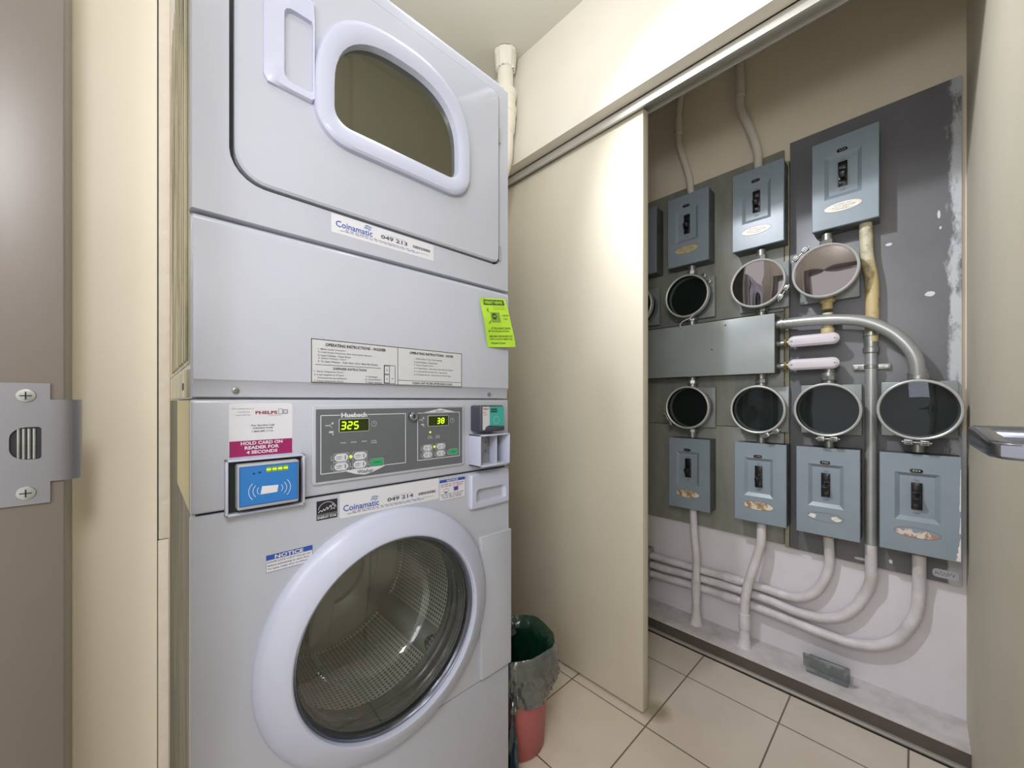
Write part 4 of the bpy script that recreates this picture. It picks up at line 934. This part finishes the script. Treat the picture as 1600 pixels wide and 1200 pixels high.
# conduits -----------------------------------------------------------------
def conduit(name, label, pts, r, m, cat='conduit', extras=(), base=None, group=None):
    e = empty(name, base or pts[-1], label, cat, group)
    b = MB(); b.tube(pts, r, m); b.build('pipe', e)
    for (nm, fn_) in extras:
        q = MB(); fn_(q); q.build(nm, e)
    return e
def ringz(x, y, z0, z1, r, m, n=20): return lambda q: q.lathe([(r*.75, z0), (r, z0+.002), (r, z1-.002), (r*.75, z1)], (x, y, 0), 'Z', m, n)
conduit('conduit', 'cream painted conduit rising from the shaded top breaker box', [(1.885, .737, 2.0645), (1.887, .741, 2.105), (1.89, .751, 2.178), (1.89, .783, 2.30), (1.89, .80, 2.37), (1.89, .80, 2.49), (1.89, .785, 2.60)], .0155, CONDC, extras=[('coupling', ringz(1.89, .80, 2.40, 2.475, .0185, CONDC))], group='painted conduits')
conduit('conduit', 'cream painted conduit with an s bend beside the top of the slate board', [(1.885, .458, 2.0645), (1.887, .461, 2.105), (1.89, .463, 2.152), (1.89, .475, 2.212), (1.89, .497, 2.286), (1.89, .5214, 2.355), (1.89, .5314, 2.408), (1.89, .529, 2.491), (1.89, .5314, 2.60)], .0165, CONDC, extras=[('coupling', ringz(1.89, .530, 2.43, 2.50, .0195, CONDC))], group='painted conduits')
conduit('conduit', 'white conduit from the leftmost bottom breaker box down to the ledge', [(1.875, .724, .5955), (1.872, .721, .5185), (1.868, .715, .445), (1.862, .7065, .382), (1.862, .7065, .2626), (1.862, .7065, .058)], .0165, CONDW, extras=[('coupling', ringz(1.862, .7065, .190, .262, .0192, CONDW)), ('foot_seal', lambda q: q.lathe([(.030, .061), (.024, .072), (.019, .10), (.017, .13)], (1.862, .7065, 0), 'Z', CONDW, 20))], group='painted conduits')
conduit('conduit', 'white conduit bending left down to the ledge beside the grey junction box', [(1.875, .446, .5955), (1.868, .4445, .5616), (1.866, .446, .5024), (1.862, .4620, .4308), (1.850, .487, .3325), (1.845, .499, .2482), (1.84, .5005, .1568), (1.84, .5005, .058)], .0175, CONDW, extras=[('coupling', ringz(1.84, .5005, .135, .20, .0205, CONDW)), ('foot_seal', lambda q: q.lathe([(.030, .061), (.024, .072), (.020, .10), (.018, .13)], (1.84, .5005, 0), 'Z', CONDW, 20))], group='painted conduits')
XP = 1.903
def cy(x, y0, y1, z, r, m): return lambda q: q.lathe([(r*.8, y0), (r, y0+.002), (r, y1-.002), (r*.8, y1)], (x, 0, z), 'Y', m, 18)
conduit('conduit', 'highest of three wall conduits, curving up to the box with label scraps', [(1.875, .2278, .5955), (1.885, .2278, .57), (XP, .2278, .4723), (XP, .2431, .4085), (XP, .275, .345), (XP, .325, .308), (XP, .38, .301), (XP, .4328, .3035), (XP, .5041, .3038), (XP, .5985, .303), (XP, .6952, .300), (XP, .8, .299), (XP, .938, .297), (XP, 1.50, .296)], .0165, CONDW, extras=[('coupling', cy(XP, .53, .60, .3035, .0192, CONDW)), ('locknut', ringz(1.877, .2278, .584, .5955, .021, BRASS))], base=(XP, .9, .30), group='painted conduits')
conduit('conduit', 'lowest of three wall conduits, sweeping up to the bottom right breaker box', [(1.875, -.009, .5955), (1.885, -.009, .55), (XP, -.009, .4624), (XP, -.003, .3806), (XP, .0196, .3127), (XP, .0506, .2580), (XP, .0991, .219), (XP, .1572, .200), (XP, .2172, .1965), (XP, .32, .2025), (XP, .4237, .2095), (XP, .5436, .2165), (XP, .6915, .2155), (XP, .7958, .211), (XP, .933, .204), (XP, 1.50, .203)], .0175, CONDW, extras=[('coupling', cy(XP, .545, .60, .216, .0203, CONDW)), ('locknut', ringz(1.877, -.009, .584, .5955, .025, BRASS))], base=(XP, .9, .21), group='painted conduits')
MXX = 1.880
e = conduit('conduit', 'tall conduit from the slate board breaker box down, yellow above, silver, white at the bend', [(MXX, .1091, .585), (MXX, .1091, .50), (1.890, .1100, .455), (XP, .1226, .405), (XP, .1530, .335), (XP, .195, .285), (XP, .2480, .258), (XP, .30, .2505), (XP, .351, .2510), (XP, .4305, .2610), (XP, .5874, .2645), (XP, .6915, .2604), (XP, .7958, .257), (XP, .933, .250), (XP, 1.50, .250)], .0172, CONDW, base=(MXX, .109, .585))
b = MB(); b.tube([(MXX, .1235, 1.737), (MXX, .1226, 1.7085), (MXX, .1192, 1.62), (MXX, .1074, 1.5253), (MXX, .1057, 1.4107)], .0185, CONDR); b.build('upper_pipe', e, 'cream paint peeling off steel')
b = MB(); b.tube([(MXX, .1180, 1.60), (MXX, .1074, 1.5253), (MXX, .1057, 1.4107), (MXX, .1080, 1.31)], .0192, CONDY); b.build('stained_pipe', e, 'yellow stained length')
b = MB(); b.tube([(MXX, .1091, 1.34), (MXX, .1091, .95), (MXX, .1091, .583)], .0168, CONDS, smooth=1); b.build('silver_pipe', e, 'bare silver length')
b = MB(); b.lathe([(.017, 1.270), (.0225, 1.272), (.0225, 1.290), (.0195, 1.292), (.0195, 1.330), (.0225, 1.332), (.0225, 1.345), (.019, 1.347)], (MXX, .1091, 0), 'Z', STEEL, 12); b.build('coupling', e)
b = MB(); b.lathe([(.0172, 1.215), (.0192, 1.216), (.0192, 1.228), (.0172, 1.229)], (MXX, .1091, 0), 'Z', STEEL, 20); b.box(BX-.012, BX-.006, .060, .160, 1.212, 1.232, STEEL, .001); b.cyl((BX-.014, .070, 1.222), .005, -.005, .004, 'X', STEEL, 10); b.cyl((BX-.014, .150, 1.222), .005, -.005, .004, 'X', STEEL, 10); b.build('strap', e)
e = conduit('conduit', 'silver conduit arching from the wireway end to the bottom right meter', [(1.855, .388, 1.4085), (1.85, .3671, 1.4080), (1.845, .2824, 1.4060), (1.84, .1902, 1.397), (1.838, .1223, 1.379), (1.838, .0667, 1.3425), (1.838, .026, 1.2954), (1.84, .0005, 1.2428), (1.845, -.0057, 1.19), (1.85, -.0065, 1.165)], .0195, CONDS, base=(1.85, .386, 1.408),
            extras=[('box_connector', lambda q: q.lathe([(.019, .345), (.0225, .346), (.0225, .362), (.026, .363), (.026, .372), (.021, .374), (.021, .388)], (1.852, 0, 1.408), 'Y', STEEL, 16)), ('meter_connector', lambda q: q.lathe([(.020, 1.170), (.0255, 1.171), (.0255, 1.192), (.0215, 1.194), (.0215, 1.204), (.018, 1.205)], (1.852, -.0065, 0), 'Z', STEEL, 16))])
# two white oval conduit bodies hanging off the wireway's end
for (z, lab) in ((1.331, 'upper of two white oval covered conduit bodies right of the wireway'), (1.240, 'lower of two white oval covered conduit bodies right of the wireway')):
    e = empty('oval_conduit_fitting', (1.86, .27, z), lab, 'conduit fitting', 'white oval conduit bodies')
    b = MB(); cap = lambda g_, x: [Vector((x, q[0], q[1])) for q in rrect(.191-g_, .347+g_, z-.0205-g_, z+.0205+g_, .0205+g_, 7)]
    b.loft([cap(-.004, 1.885), cap(-.002, 1.88), cap(-.002, 1.842)], OVALC, True, False); b.build('body', e)
    b = MB(); b.loft([cap(.0, 1.842), cap(.0008, 1.838), cap(-.002, 1.8345), cap(-.0045, 1.8345), cap(-.006, 1.8305), cap(-.009, 1.8295)], OVALC, True, True); b.build('cover', e)
    for y in (.203, .334):
        b = MB(); b.lathe([(.004, 0), (.0035, -.002), (0, -.0022)], (1.8300, y, z), 'X', STEEL, 12); b.rect(lambda u, v: Vector((1.8270, -u, v)), -y-.003, -y+.003, z-.0006, z+.0006, DARK); b.build('screw', e)
    b = MB(); b.cyl((1.866, 0, z), .012, .340, .388, 'Y', STEEL, 16); b.lathe([(.012, .353), (.017, .354), (.017, .364), (.012, .365)], (1.866, 0, z), 'Y', BRASS, 6); b.build('nipple', e)
    b = MB()
    if z > 1.3: b.cyl((1.866, .228, 0), .0165, z+.015, 1.43, 'Z', CONDR, 20); b.lathe([(.0165, 1.352), (.021, 1.354), (.021, 1.372), (.0165, 1.374)], (1.866, .228, 0), 'Z', CONDY, 14)
    else: b.cyl((1.866, .226, 0), .0165, 1.195, z-.015, 'Z', STEEL, 20); b.lathe([(.0165, 1.182), (.022, 1.184), (.022, 1.204), (.0165, 1.206)], (1.866, .226, 0), 'Z', STEEL, 14)
    b.build('riser', e)
# grey junction box standing on the ledge
e = empty('junction_box', (1.85, .232, .061), 'chipped grey metal junction box standing on the ledge below the conduits', 'junction box')
b = MB(); b.box(1.836, 1.905, .168, .289, .061, .100, JBOX, .002); b.build('body', e)
b = MB(); M = Matrix.Translation((1.832, .2295, .108)) @ Matrix.Rotation(math.radians(-12), 4, 'Y')
b.box(-.004, .006, -.068, .068, -.024, .026, JBOX, .0025, 3, M); b.lathe([(.004, -.0045), (.0035, -.006), (0, -.006)], (1.832, .226, .124), 'X', DARK, 10); b.build('lid', e)
# steel clamp fitting at the left end of the wall conduits
e = empty('conduit_clamp', (1.875, .965, .27), 'steel clamp fitting holding the three conduits beside the sliding door', 'clamp')
b = MB(); b.box(1.862, 1.93, .945, .975, .172, .335, STEEL, .003); b.cyl((1.858, .958, .335), .014, -.008, .012, 'X', STEEL, 8); b.cyl((1.858, .958, .235), .012, -.008, .012, 'X', STEEL, 8); b.build('bracket', e)
b = MB(); b.cyl((1.868, .962, 0), .0155, .335, .42, 'Z', STEEL, 16); b.build('fitting', e)
